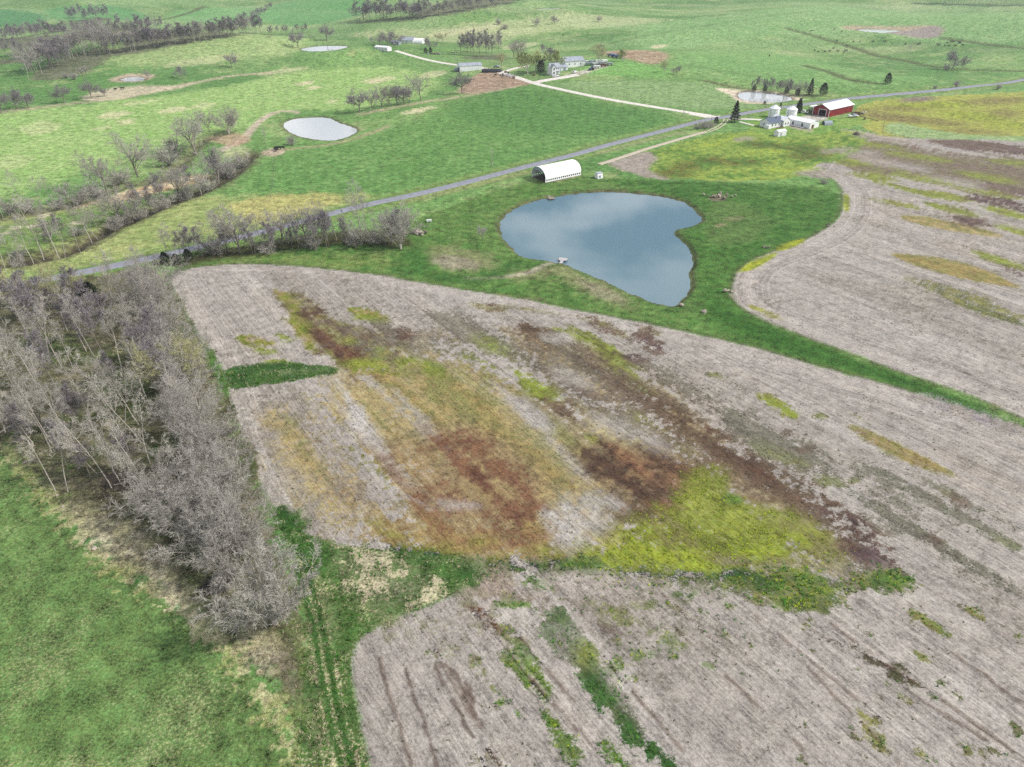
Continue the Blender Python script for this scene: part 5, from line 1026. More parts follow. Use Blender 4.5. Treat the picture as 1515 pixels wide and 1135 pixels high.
e = Wb / 2 + .5; sl = rs / (Wb / 2); r = MB(); r.prism([(-e, H_ - .5 * sl + .05), (0, H_ + rs + .05), (e, H_ - .5 * sl + .05), (e, H_ - .5 * sl + .2), (0, H_ + rs + .22), (-e, H_ - .5 * sl + .2)], 'x', -Lb / 2 - .5, Lb / 2 + .5); ro = r.obj('roof', WMET, rb)
MB().box((0, 0, H_ + rs + .25), (Lb + .9, .4, .1)).obj('ridge_cap', WMET, ro)
for k in range(3): MB().lathe([(.3, H_ + rs + .28), (.3, H_ + rs + .6), (.4, H_ + rs + .6), (.02, H_ + rs + .85)], 8, (-6 + k * 6, 0)).obj('roof_vent', GMET, ro)
MB().box((0, 0, .02), (Lb - .4, Wb - .4, .1)).obj('floor', MATS['barn_dirt'], rb)
lt = MB(); lt.box((-4.6, Wb / 2 + 3.2, 3.25), (7.4, 6.0, .14)); lo = lt.obj('lean_to_roof', WMET, rb)
for a in (-8.0, -4.6, -1.2): MB().box((a, Wb / 2 + 5.9, 1.5), (.18, .18, 3.36)).obj('post', WOODM, rb)
# pickup
def pickup(u, v, rz, label, body):
    x, y = gp(u, v); t = thing('pickup_truck', label, 'truck', x, y, rz)
    MB().prism([(-2.7, .45), (2.7, .45), (2.7, .85), (2.55, 1.1), (1.3, 1.18), (.75, 1.2), (-2.7, 1.2)], 'y', -.95, .95).obj('body', body, t)
    c = MB(); c.prism([(-.95, 1.2), (1.2, 1.2), (.55, 1.85), (-.75, 1.85)], 'y', -.82, .82); cb_ = c.obj('cab', body, t)
    for s in (-1, 1): MB().prism([(-.78, 1.27), (.98, 1.27), (.5, 1.74), (-.65, 1.74)], 'y', s * .825 - .01, s * .825 + .01).obj('window', GLASS, cb_)
    MB().box((-1.8, 0, 1.21), (1.6, 1.6, .03)).obj('bed', DSTEEL, t)
    for a in (-1.7, 1.75):
        for s in (-1, 1): MB().tube([(a, s * .78, .42), (a, s * 1.0, .42)], .42, 12).obj('wheel', RUBBER, t)
    return t
pickup(1188.5, 167.5, R(150), 'white pickup truck parked near the grain bins', WHITE)
# grain bins
for (u, v, lb) in ((1144, 173, 'white corrugated grain bin behind the blue roofed house'), (1169.5, 174.5, 'white corrugated grain bin beside the narrow evergreen')):
    x, y = gp(u, v); t = thing('grain_bin', lb, 'grain bin', x, y, R(-60)); R_ = 3.1; prof = []
    for k in range(29): prof.append((R_ + (.05 if k % 2 else 0), -.2 + k * .19))
    MB().lathe(prof, 28).obj('shell', WMET, t); MB().lathe([(R_ + .18, 5.1), (.5, 6.9), (.02, 6.92)], 28).obj('roof', WMET, t); MB().lathe([(.42, 6.88), (.42, 7.15), (.02, 7.3)], 12).obj('cap', GMET, t)
    MB().box((R_ + .03, 0, 1.2), (.16, .8, 1.6)).obj('door', GFAB, t)
    ld = MB()
    for s in (-.22, .22): ld.box((.9 * R_ * .0 + s, -R_ - .16, 2.6), (.05, .05, 5.0))
    for k in range(14): ld.box((0, -R_ - .16, .4 + k * .35), (.388, .04, .04))
    ld.obj('ladder', GMET, t)
# house with blue grey roof
x, y = gp(1142, 186.5); hs = thing('house', 'white house with blue grey shingle roof in front of the grain bins', 'house', x, y, R(31))
gable_body(hs, 12.5, 7.5, 2.9, 2.0, WHITE, BLUER)
windows(hs, -1, (-4.4, -1.6, 1.2), -3.75, 1.6); MB().box((3.2, -3.78, 1.05), (1.0, .08, 2.1)).obj('door', GFAB, hs)
wg = MB().prism([(3.6, -.3), (9.0, -.3), (9.0, 3.4), (6.3, 5.0), (3.6, 3.4)], 'y', -4.9, 3.9).obj('wing', WHITE, hs)
MB().prism([(3.3, 3.3), (6.3, 5.09), (9.3, 3.3), (9.3, 3.42), (6.3, 5.22), (3.3, 3.42)], 'y', -5.2, 4.2).obj('wing_roof', WMET, wg)
for a in (5.2, 7.4): f = MB().box((a, -4.94, 1.7), (.9, .08, 1.3)).obj('window', WHITE, hs); MB().box((a, -4.99, 1.7), (.7, .04, 1.1)).obj('pane', GLASS, f)
f = MB().box((-6.28, .6, 1.6), (.08, .9, 1.3)).obj('window', WHITE, hs); MB().box((-6.33, .6, 1.6), (.04, .7, 1.1)).obj('pane', GLASS, f)
pc = MB().prism([(-8.1, -.3), (-6.28, -.3), (-6.28, 2.3), (-8.1, 1.9)], 'y', -4.6, -1.2).obj('porch', WHITE, hs)
MB().box((1.5, -1.2, 4.8), (.6, .6, 1.5)).obj('chimney', GFAB, hs); MB().box((.5, -5.2, .12), (6, 1.2, .3)).obj('step', RUST, hs)
# long white building
x, y = gp(1186, 185.5); lg = thing('long_shed', 'long low white building with two dark doorways beside the house', 'shed', x, y, R(-56))
gable_body(lg, 16.5, 8.2, 3.0, 1.1, WMET, WMET, .3)
for a in (-3.2, 3.0): d = MB().box((a, -4.12, 1.1), (1.1, .06, 2.1)).obj('door', GLASS, lg); MB().box((a + .35, -4.17, 1.1), (.1, .05, .2)).obj('handle', GMET, d)
MB().box((8.28, -1.6, 1.0), (.06, 2.2, 2.0)).obj('end_door', RUST, lg)
MB().box((1.0, -5.9, .35), (9.5, 2.0, .5)).obj('deck', PLANK, lg)
# white shed
x, y = gp(1153.5, 200.5); t = thing('garden_shed', 'small plain white shed on the grass below the house', 'shed', x, y, R(28)); gable_body(t, 6.0, 3.4, 2.5, .5, WHITE, WMET, .15); MB().box((-1, -1.73, .95), (1.0, .06, 1.9)).obj('door', GFAB, t)
# small quonset
x, y = gp(1223.5, 184.5); t = thing('calf_hutch', 'small grey half round shelter with a dark open end', 'shelter', x, y, R(12)); q = [(1.7 * math.cos(math.pi * k / 14), 2.2 * math.sin(math.pi * k / 14)) for k in range(15)]; q2 = [(p * .95, z * .96) for p, z in q]
MB().prism(q + q2[::-1], 'x', -2.6, 2.6).obj('shell', GFAB, t); MB().prism(q2, 'x', 2.4, 2.5).obj('end_wall', GFAB, t)
# trailer with machinery and scrap by the red barn
x, y = gp(1262, 173.5); t = thing('flat_trailer', 'white gooseneck trailer parked beside the red barn', 'trailer', x, y, R(20))
MB().box((0, 0, .95), (6.2, 2.3, .25)).obj('bed', WHITE, t); MB().box((-3.4, 0, 1.3), (1.0, 1.6, .9)).obj('gooseneck', WHITE, t); MB().box((.5, -.2, 1.5), (2.4, 1.6, .8), .2).obj('load', GMET, t)
for a in (.4, 1.4):
    for s in (-1, 1): MB().tube([(a, s * 1.0, .42), (a, s * 1.2, .42)], .42, 10).obj('wheel', RUBBER, t)
x, y = gp(1270, 170.5); t = thing('scrap_pile', 'jumbled pile of scrap metal and pipes behind the red barn', 'scrap', x, y, .4); q = random.Random(3)
for k in range(34): MB().box((q.gauss(0, 2.3), q.gauss(0, 1.3), q.uniform(.3, 1.5)), (q.uniform(.4, 2.2), q.uniform(.2, .8), q.uniform(.15, .8)), q.uniform(0, 3)).obj('scrap_piece', q.choice([GMET, RUST, DSTEEL, WHITE, RUST]), t)
x, y = gp(1285, 178); t = thing('auger', 'long thin dark grain auger lying beyond the scrap pile', 'auger', x, y, R(-40)); MB().tube([(-5.5, 0, 1.6), (5.5, 0, .35)], .16, 8).obj('tube', DSTEEL, t); MB().box((-2.4, 0, .65), (.12, 1.8, 1.3)).obj('frame', RUST, t)
for s in (-1, 1): MB().tube([(-2.4, s * .85, .35), (-2.4, s * 1.05, .35)], .35, 10).obj('wheel', RUBBER, t)
x, y = gp(1267, 199.5); t = thing('burn_heap', 'small dark heap on the worn track below the farm', 'heap', x, y)
m_ = MB(); m_.lathe([(1.9, -.2), (1.7, .5), (1.1, 1.2), (.3, 1.6), (.02, 1.62)], 11); m_.v = [(a * (1 + .2 * vn(np.array([a * 2.]), np.array([c * 3.]), 1)[0]), b * (1 + .2 * vn(np.array([b * 2.]), np.array([c * 3.]), 2)[0]), c) for a, b, c in m_.v]; m_.obj('heap', mat('ash', alb(110,104,100), .95, .4), t)
# fence panel below the farm
def fence(pts, label, step=5.0, h=1.25, group=None):
    P = smooth_poly(gpl(pts), False, 0); s = np.r_[0, np.cumsum(np.hypot(*np.diff(P, axis=0).T))]; q = np.arange(0, s[-1] + .01, step); Q = np.c_[np.interp(q, s, P[:, 0]), np.interp(q, s, P[:, 1])]
    t = thing('fence', label, 'fence', Q[0][0], Q[0][1], 0, group); z0 = t.location.z; o = Q - Q[0]; zz = [ground_z(a, b) - z0 for a, b in Q]
    me = MB().box((0, 0, h / 2), (.13, .13, h + .4)).mesh('post', WOODM)
    for (a, b), c in zip(o, zz): p = bpy.data.objects.new('post', me); C.objects.link(p); p.parent = t; p.location = (a, b, c)
    for k in (.4, .75, 1.1): MB().tube([(a, b, c + k) for (a, b), c in zip(o, zz)], .008, 4).obj('wire', DSTEEL, t)
fence([(1308,183),(1305,197),(1330,202),(1356,208)], 'dark post fence at the corner of the pale green strip', 2.5)
fence([(800,130),(900,151),(1000,171),(1040,178)], 'wire fence along the near side of the gravel lane', 7); fence([(800,122),(900,142),(1000,161),(1030,164)], 'wire fence along the far side of the gravel lane', 7)
fence([(400,300),(405,262),(407,230)], 'thin wire fence crossing the pasture below the cattle lot gate', 6)
# ---- the farmstead up the gravel lane
x, y = gp(819, 109.5); t = thing('farmhouse', 'white two storey farmhouse with steep gables among leafing trees', 'house', x, y, R(20))
gable_body(t, 8.5, 6.2, 5.2, 2.6, WHITE, GMET, .3); w = MB().prism([(-3.6, -.3), (-.4, -.3), (-.4, 5.2), (-2.0, 7.4), (-3.6, 5.2)], 'y', -5.6, 0).obj('front_gable', WHITE, t)
MB().prism([(-3.9, 5.0), (-2.0, 7.5), (-.1, 5.0), (-.1, 5.12), (-2.0, 7.64), (-3.9, 5.12)], 'y', -5.9, 0).obj('gable_roof', GMET, w)
for a in ((-2.0, -5.64, 1.6), (-2.0, -5.64, 4.3)): f = MB().box(a, (1.1, .08, 1.6)).obj('window', GFAB, t); MB().box((a[0], a[1] - .05, a[2]), (.8, .04, 1.3)).obj('pane', GLASS, f)
windows(t, -1, (1.2, 3.0), -3.1, 4.2, .9, 1.3); pr_ = MB().box((2.0, -4.2, 2.7), (4.6, 2.2, .16)).obj('porch_roof', GMET, t)
for a in (0, 2, 4): MB().box((a, -5.1, 1.2), (.14, .14, 2.85)).obj('porch_post', WHITE, t)
MB().box((1, .4, 8.0), (.6, .6, 1.6)).obj('chimney', RUST, t)
x, y = gp(846, 97.5); t = thing('machine_shed', 'white barn with pale grey roof behind the farmhouse', 'barn', x, y, R(22)); gable_body(t, 17, 11, 4.4, 2.4, WHITE, GMET, .4); MB().box((8.53, -.5, 1.8), (.08, 4.2, 3.6)).obj('door', GFAB, t); windows(t, -1, (-5, 0, 5), -5.5, 2.2)
x, y = gp(833, 103.5); t = thing('garage', 'low white garage between farmhouse and grey roofed barn', 'garage', x, y, R(22)); gable_body(t, 6, 5, 2.4, 1.3, WHITE, GMET, .25); MB().box((0, -2.54, 1.0), (2.6, .06, 2.0)).obj('door', GFAB, t)
x, y = gp(695, 103.5); t = thing('cattle_shed', 'white metal shed with grey roof and dark doorway at the cattle lot', 'shed', x, y, R(17)); gable_body(t, 19, 9.5, 3.8, 1.7, WMET, GMET, .2); MB().box((-9.53, -1.6, 1.5), (.08, 3.2, 3.0)).obj('door', DSHADE, t); MB().box((-11.2, 1.0, .9), (3.0, 4, 1.6)).obj('lean_to', GFAB, t)  # the door is a black panel, painted shade in place of an opening
x, y = gp(567, 74.5); t = thing('trailer_house', 'small white trailer house at the end of the gravel lane', 'house', x, y, R(-30)); gable_body(t, 15, 6, 2.9, .8, WHITE, WMET, .2); windows(t, -1, (-5, -1.5, 5), -3.0, 1.6); MB().box((2, -3.03, 1.05), (1, .06, 2.1)).obj('door', GFAB, t)
x, y = gp(604, 63.5); t = thing('hill_house', 'pale low house with rounded white end behind the bare oaks', 'house', x, y, R(-14)); gable_body(t, 14, 9, 3.0, 2.6, WHITE, GMET, .3); MB().prism([(4.4 * math.cos(math.pi * k / 12), 4.6 * math.sin(math.pi * k / 12)) for k in range(13)], 'x', 7.02, 17).obj('hoop_end', FABRIC, t); windows(t, -1, (-4, 0), -4.5, 1.7)
x, y = gp(586, 66); t = thing('garage', 'low pale garage between the bare oaks and the hill house', 'garage', x, y, R(-14)); gable_body(t, 8, 6, 2.6, 1.3, GFAB, GMET, .25); MB().box((0, -3.04, 1.0), (3.0, .06, 2.0)).obj('door', WHITE, t)
x, y = gp(728, 106.5); t = thing('silage_heap', 'long black tarped silage heap beside the cattle lot', 'heap', x, y, R(-14))
m_ = MB(); n_ = 18
prof = [(3.2 * math.cos(math.pi * k / 10), 2.1 * math.sin(math.pi * k / 10) ** .8) for k in range(11)]; m_.prism(prof, 'x', -8, 8); m_.obj('tarp', BLACKT, t)
for k in range(9): MB().lathe([(.5, 2.05), (.62, 2.2), (.5, 2.35), (.3, 2.2)], 10, (-6.5 + k * 1.6, .3 * (-1) ** k)).obj('tyre', RUBBER, t)
for (u, v) in ((748,108),(790,112),(760,116)): 
    x, y = gp(u, v); t = thing('hay_bale', 'round dark hay bale beside the lane at the cattle lot', 'hay bale', x, y, R(30), 'round bales at the lot'); MB().tube([(-.8, 0, .8), (.8, 0, .8)], .85, 14).obj('bale', DHAY, t); MB().tube([(.801, 0, .8), (.83, 0, .8)], .5, 12).obj('bale_end', BLACKT, t)
# farm machinery in the yard
x, y = gp(875, 104); t = thing('tractor', 'dark blue tractor parked in the gravel yard', 'tractor', x, y, R(200)); MB().prism([(-1.2, .8), (2.2, .8), (2.2, 1.6), (.2, 1.8), (-1.2, 1.5)], 'y', -.5, .5).obj('body', BLUEP, t); MB().box((-.5, 0, 2.3), (1.5, 1.5, 1.5), 0, .85).obj('cab', GLASS, t); MB().box((-.5, 0, 3.1), (1.7, 1.7, .14)).obj('cab_roof', BLUEP, t)
for a, rr, s in ((-.9, .95, 1), (-.9, .95, -1), (1.7, .6, 1), (1.7, .6, -1)): MB().tube([(a, s * .75, rr), (a, s * 1.2, rr)], rr, 16).obj('wheel', RUBBER, t)
MB().tube([(1.2, .2, 1.7), (1.2, .2, 2.6)], .06, 6).obj('exhaust', DSTEEL, t)
def wagon(u, v, rz, body, label, group, Lw=5.0, hh=1.3):
    x, y = gp(u, v); t = thing('farm_wagon', label, 'wagon', x, y, rz, group); MB().prism([(-1.0, .8), (1.0, .8), (1.35, .8 + hh), (-1.35, .8 + hh)], 'x', -Lw / 2, Lw / 2).obj('box', body, t); MB().box((Lw / 2 + .8, 0, .6), (1.8, .14, .14)).obj('tongue', DSTEEL, t)
    for a in (-1.5, 1.5):
        for s in (-1, 1): MB().tube([(a, s * .8, .4), (a, s * 1.0, .4)], .4, 10).obj('wheel', RUBBER, t)
q = random.Random(8)
for k in range(8): wagon(862 + k * 4.6, 97 - k * .2 - (k % 2) * 3, q.uniform(0, .6), q.choice([WHITE, GMET, GFAB, WMET]), 'grey or white farm wagon in the row behind the yard', 'machinery row')
for (u, v, m_) in ((883,101,WHITE),(893,99,RUST),(902,97,GMET)): wagon(u, v, q.uniform(-.3, .5), m_, {'white_paint': 'white flat wagon near the pale yard tree', 'rusty_steel': 'rusty wagon near the pale yard tree', 'grey_metal_roof': 'grey wagon at the end of the gravel yard'}[m_.name], None)
for k in range(3): wagon(903 + k * 6, 84 + k * 1.2, R(-12), BLUEP, 'blue wagon in the short row beside the cattle lot', 'blue wagons', 6, 1.6)
for (u, v, rz, c, lb) in ((822,114,R(15),WHITE,'white pickup parked in front of the farmhouse'), (850,108,R(60),WHITE,'white pickup parked by the grey roofed barn'), (735,100,R(-20),GMET,'silver pickup beside the black silage heap')): pickup(u, v, rz, lb, c)
# debris
x, y = gp(642, 80); t = thing('debris_pile', 'pile of rubble and boards on the rise above the gravel lane', 'debris', x, y); q = random.Random(12)
for k in range(30): MB().box((q.gauss(0, 3.6), q.gauss(0, 1.6), q.uniform(.2, .9)), (q.uniform(.5, 2.6), q.uniform(.2, .9), q.uniform(.2, .7)), q.uniform(0, 3)).obj('board', q.choice([WOODM, RUST, STONE, GMET]), t)
# utility poles
def pole(u, v, hpx, label, arm=True, group=None):
    x, y = gp(u, v); t = thing('utility_pole', label, 'pole', x, y, R(35), group); h = min(hpx * pxm(u, v), 14); MB().tube([(0, 0, -.5), (0, 0, h)], [.2, .13], 8).obj('post', mat_pole, t)
    if arm:
        c = MB().box((0, 0, h - .5), (2.2, .12, .14)).obj('crossarm', mat_pole, t)
        for a in (-.95, 0, .95): MB().lathe([(.06, h - .42), (.08, h - .3), (.03, h - .2)], 6, (a, .0)).obj('insulator', GMET, c)
mat_pole = mat('pole_wood', alb(186,178,168), .9, .25, 1)
pole(728, 246, 24, 'utility pole on the road verge across from the hoop barn'); pole(418, 37, 38, 'tall pole above the hillside pond', True); pole(674.5, 95, 18, 'pole beside the curving gravel lane', False)
pole(1011, 172, 17, 'pole at the fence by the gravel lane junction', False); pole(1187, 143, 22, 'utility pole at the end of the sandy pond'); pole(1155, 164, 22, 'utility pole between the two grain bins'); pole(1052, 181, 14, 'short pole at the road junction', False); pole(814, 113, 18, 'pole in front of the farmhouse', False); pole(857, 112, 14, 'pole at the end of the farmhouse driveway', False); pole(1133, 160, 14, 'pole on the verge behind the grain bins', False)
x, y = gp(1013, 172.5); t = thing('stop_sign', 'small white sign at the gravel lane junction', 'sign', x, y, R(-60)); MB().tube([(0, 0, -.3), (0, 0, 2.3)], .04, 6).obj('post', GMET, t); MB().box((0, -.06, 2.1), (.8, .04, .8)).obj('plate', WHITE, t)
# ---- docks
def dock(u, v, rz, label, lev, Lw, deck, m=PLANK):
    x, y = gp(u, v); t = thing('dock', label, 'dock', x, y, rz, None, lev)
    for k in range(int(Lw / .3)): MB().box((.0, -deck / 2 - .16 - k * .3, .52), (1.1, .27, .06)).obj('plank', m, t)
    for k in range(int(deck / .3)): MB().box((0, -deck / 2 + .15 + k * .3, .56), (deck * 1.15, .27, .06)).obj('plank', m, t)
    for a in (-1, 1):
        MB().box((a * deck * .45, 0, .46), (.12, deck, .1)).obj('beam', WOODM, t); MB().box((a * .42, -deck / 2 - Lw / 2, .42), (.1, Lw, .1)).obj('beam', WOODM, t)
        for b in (-1, 1): MB().tube([(a * deck * .5, b * deck * .42, -1.2), (a * deck * .5, b * deck * .42, .9)], .08, 6).obj('post', WOODM, t)
lv = PW['farm'][1]
dock(833, 381, R(-16), 'pale T shaped wooden dock at the dam of the big pond', lv, 2.4, 2.6); dock(816, 289, R(200), 'dark narrow dock below the hoop barn', lv, 3.0, 2.4, WOODM)
x, y = gp(635, 328); t = thing('picnic_table', 'white picnic table on the lawn near the rock pile', 'table', x, y, R(10)); MB().box((0, 0, .75), (2.0, .8, .08)).obj('table_top', WHITE, t)
for s in (-1, 1): MB().box((0, s * .75, .45), (2.0, .28, .06)).obj('bench', WHITE, t); MB().box((s * .7, 0, .36), (.1, 1.5, .72)).obj('leg', WHITE, t)
# ---- stones
def rock_mesh(seed):
    bm = bmesh.new(); bmesh.ops.create_icosphere(bm, subdivisions=2, radius=1); q = random.Random(seed); o = Vector((q.random() * 9, q.random() * 9, q.random() * 9))
    from mathutils import noise
    for v in bm.verts: v.co *= 1 + .5 * noise.noise(v.co * .9 + o) + .12 * noise.noise(v.co * 3 + o); v.co.z *= .65
    me = bpy.data.meshes.new('rock'); bm.to_mesh(me); bm.free(); me.materials.append(STONE); return me
RK = [rock_mesh(k) for k in range(5)]; q = random.Random(21)
def rock_pile(u, v, n, spread, size, label):
    x, y = gp(u, v); t = thing('rock_pile', label, 'rocks', x, y)
    for k in range(n):
        o = bpy.data.objects.new('rock', RK[k % 5]); C.objects.link(o); o.parent = t; r = q.uniform(.5, 1.2) * size; o.location = (q.gauss(0, spread), q.gauss(0, spread * .6), r * .35 + max(0, .5 * size - .2 * k * size / n)); o.scale = (r, r * q.uniform(.6, 1), r * q.uniform(.5, .9)); o.rotation_euler = (q.random(), q.random(), q.random() * 6)
rock_pile(1063, 291, 16, 2.2, .85, 'heap of field stones on the lawn beyond the big pond'); rock_pile(619, 346, 14, 1.6, 1.0, 'heap of pale boulders at the end of the roadside tree row'); rock_pile(580, 346, 8, 1.8, .8, 'stones half hidden under the roadside tree row'); rock_pile(1077, 430, 8, .9, .6, 'small stone heap at the tip of the grey stubble field')
rock_pile(1226, 335, 5, .8, .5, 'few pale stones on the curved edge of the grey stubble field'); rock_pile(1132, 366, 5, 1.0, .5, 'scatter of stones beside the yellow weed on the field edge')
for (u, v, s, lb) in ((1008,451,.9,'boulder at the narrow tip of the big pond'), (1041,461,1.0,'pale boulder on the grass between pond tip and stubble'), (1246,288,.7,'boulder at the corner of the lawn and grey stubble'), (140,812,.5,'white stone on the dry bank beside the hay field'), (93,750,.4,'pale stone at the foot of the wood'), (84,733,.35,'small pale stone among the leaf litter of the wood'), (38,685,.5,'pale rock where the creek leaves the wood')):
    x, y = gp(u, v); o = bpy.data.objects.new('boulder', RK[int(u) % 5]); C.objects.link(o); o.location = (x, y, ground_z(x, y) + s * .25); o.scale = (s, s * .8, s * .8); o.rotation_euler = (0, 0, u); tag(o, lb, 'boulder')
# ---- logs and brush
LOGM = mat('bleached_log', alb(206,198,184), .9, .25, 1.5)
def log(u, v, L, rz, r, label, group=None):
    x, y = gp(u, v); t = thing('fallen_log', label, 'log', x, y, rz, group); MB().tube([(-L / 2, 0, r), (0, .15, r * 1.3), (L / 2, -.1, r * 2.5)], [r, r * .8, r * .35], 7).obj('trunk', LOGM, t)
    for k in range(4): a = -L * .1 + k * L * .15; MB().tube([(a, 0, r), (a + .9, (-1) ** k * 1.2, r + .5)], [r * .35, r * .1], 5).obj('branch', LOGM, t)
for a in ((192,448,6,R(35),.2,'bleached fallen log leaning in the wood near the tall twin trees'), (150,437,7,R(14),.13,'long pale log lying in the brush near the road'), (455,352,7,R(30),.14,'broken pale tree leaning in the roadside row'), (190,702,5,R(110),.13,'white snapped trunk beside the large brush pile'), (330,858,4,R(140),.14,'pale broken log beside the lone round tree'), (12,634,6,R(70),.14,'pale log in the gully at the edge of the wood'), (22,606,6,R(30),.1,'thin pale limb fallen across the gully'), (155,567,7,R(3),.07,'thin straight fallen pole on the wood floor'), (300,282,5,R(25),.12,'pale driftwood log on the creek bank')): log(*a)
BR = mat('brush_wood', alb(98,88,84), .9, .35, 1.2); BR2 = mat('pale_brush', alb(176,166,156), .9, .3, 1.2)
def brush_pile(u, v, rx, ry, h, label, seed):
    x, y = gp(u, v); t = thing('brush_pile', label, 'brush pile', x, y); q = random.Random(seed); m = MB()
    for k in range(520):
        a = q.random() * 6.283; r = math.sqrt(q.random()); p = Vector((rx * r * math.cos(a), ry * r * math.sin(a), q.uniform(0, h) * (1 - r * r * .8))); d = Vector((q.gauss(0, 1), q.gauss(0, 1), q.gauss(0, .35))).normalized() * q.uniform(.5, 1.6)
        m.ribbon([p - d, p + Vector((q.gauss(0, .1), q.gauss(0, .1), .1)), p + d], q.uniform(.03, .09), Vector((q.gauss(0, 1), q.gauss(0, 1), q.gauss(0, 1))).cross(d).normalized())
    m.obj('branches', BR, t)
    for k in range(9): p = Vector((q.gauss(0, rx * .4), q.gauss(0, ry * .4), h * .7)); d = Vector((q.gauss(0, 1), q.gauss(0, 1), q.gauss(0, .15))).normalized() * q.uniform(.8, 1.8); MB().tube([tuple(p - d), tuple(p + d)], [.08, .03], 5).obj('limb', BR2 if k % 2 else BR, t)
for a in ((108,592,3.4,2.4,1.6,'dark brush pile with pale limbs on top in the wood',1), (185,712,4.6,2.6,1.5,'large wide brush pile near the dry bank of the wood',2), (275,690,2.2,3.4,1.6,'tangled dark brush pile under the hedgerow',3), (305,765,3.0,3.0,1.6,'grey brush heap in the hedgerow above the lone round tree',4), (320,868,2.2,1.8,1.1,'small brush heap against the lone round tree',5), (218,452,2.4,2.4,1.4,'brush heap behind the tall twin trees',6)): brush_pile(*a)
# ---- cattle
def cow_mesh():
    me = bpy.data.meshes.new('cow_base'); P = [(0, 0, 1.02), (.45, 0, 1.03), (.85, 0, 1.05), (1.1, 0, 1.2), (1.32, 0, 1.18), (1.55, 0, 1.02), (-.45, 0, 1.05), (-.8, 0, 1.08), (-.92, 0, .8), (-.95, 0, .45)]
    Eg = [(0, 1), (1, 2), (2, 3), (3, 4), (4, 5), (0, 6), (6, 7), (7, 8), (8, 9)]; Rr = [.36, .35, .32, .2, .15, .09, .36, .3, .04, .03]
    for xx, b in ((.72, 1), (-.68, 6)):
        for s in (-1, 1):
            k = len(P); P += [(xx, s * .2, .72), (xx + .03, s * .21, .38), (xx, s * .21, .03)]; Rr += [.13, .07, .06]; Eg += [(b, k), (k, k + 1), (k + 1, k + 2)]
    me.from_pydata(P, Eg, []); o = bpy.data.objects.new('cow_base', me); C.objects.link(o); md = o.modifiers.new('s', 'SKIN'); o.modifiers.new('d', 'SUBSURF').levels = 1
    for k, v in enumerate(me.skin_vertices[0].data): v.radius = (Rr[k], Rr[k]); v.use_root = (k == 0)
    bpy.context.view_layer.update(); dg = bpy.context.evaluated_depsgraph_get(); r = bpy.data.meshes.new_from_object(o.evaluated_get(dg)); r.name = 'cow'
    bpy.data.objects.remove(o); r.materials.clear(); r.materials.append(BLACK); r.polygons.foreach_set('use_smooth', np.ones(len(r.polygons), bool)); return r
CM = cow_mesh(); q = random.Random(2)
CW = [(1200,47),(1234,45),(1245,49),(1238,61),(1262,63),(1272,63),(1292,63),(1308,63),(1253,68),(1205,76),(1210,78),(1220,78),(1227,77),(1233,73),(1239,77),(1248,79),(1250,76),(1253,76),(1339,67),(1357,67),(1360,66),(1387,67),(1390,68),(1397,69),(1401,65),(1403,69),(1407,63),(1411,63),(1413,69),(1418,64),(1420,65),(1424,68)]
for (u, v), lb, g in [(c, 'black cow grazing on the hill across the road', 'black cattle on the hill') for c in CW] + [(c, 'black cow standing in the muddy lot beside the grey roofed shed', 'cattle in the lot') for c in ((733,113),(744,112),(752,110))] + [(c, 'black cow on the worn spot below the pasture pond', 'cattle below the pasture pond') for c in ((408,222),(413,221),(418,221),(410,224))] + [(c, 'black cow on the bare path near the tiny pond', 'cattle on the bare path') for c in ((171,134),(181,133))] + [((1138,84), 'lone black cow on the slope above the pond thicket', None), ((833,53), 'lone black cow on the upper pasture', None), ((1185,147), 'lone black cow at the sandy pond', None)]:
    x, y = gp(u, v); o = bpy.data.objects.new('cow', CM); C.objects.link(o); s = q.uniform(1.15, 1.3); o.location = (x, y, ground_z(x, y)); o.scale = (s,) * 3; o.rotation_euler = (0, 0, q.uniform(0, 6.28)); tag(o, lb, 'cow', g)

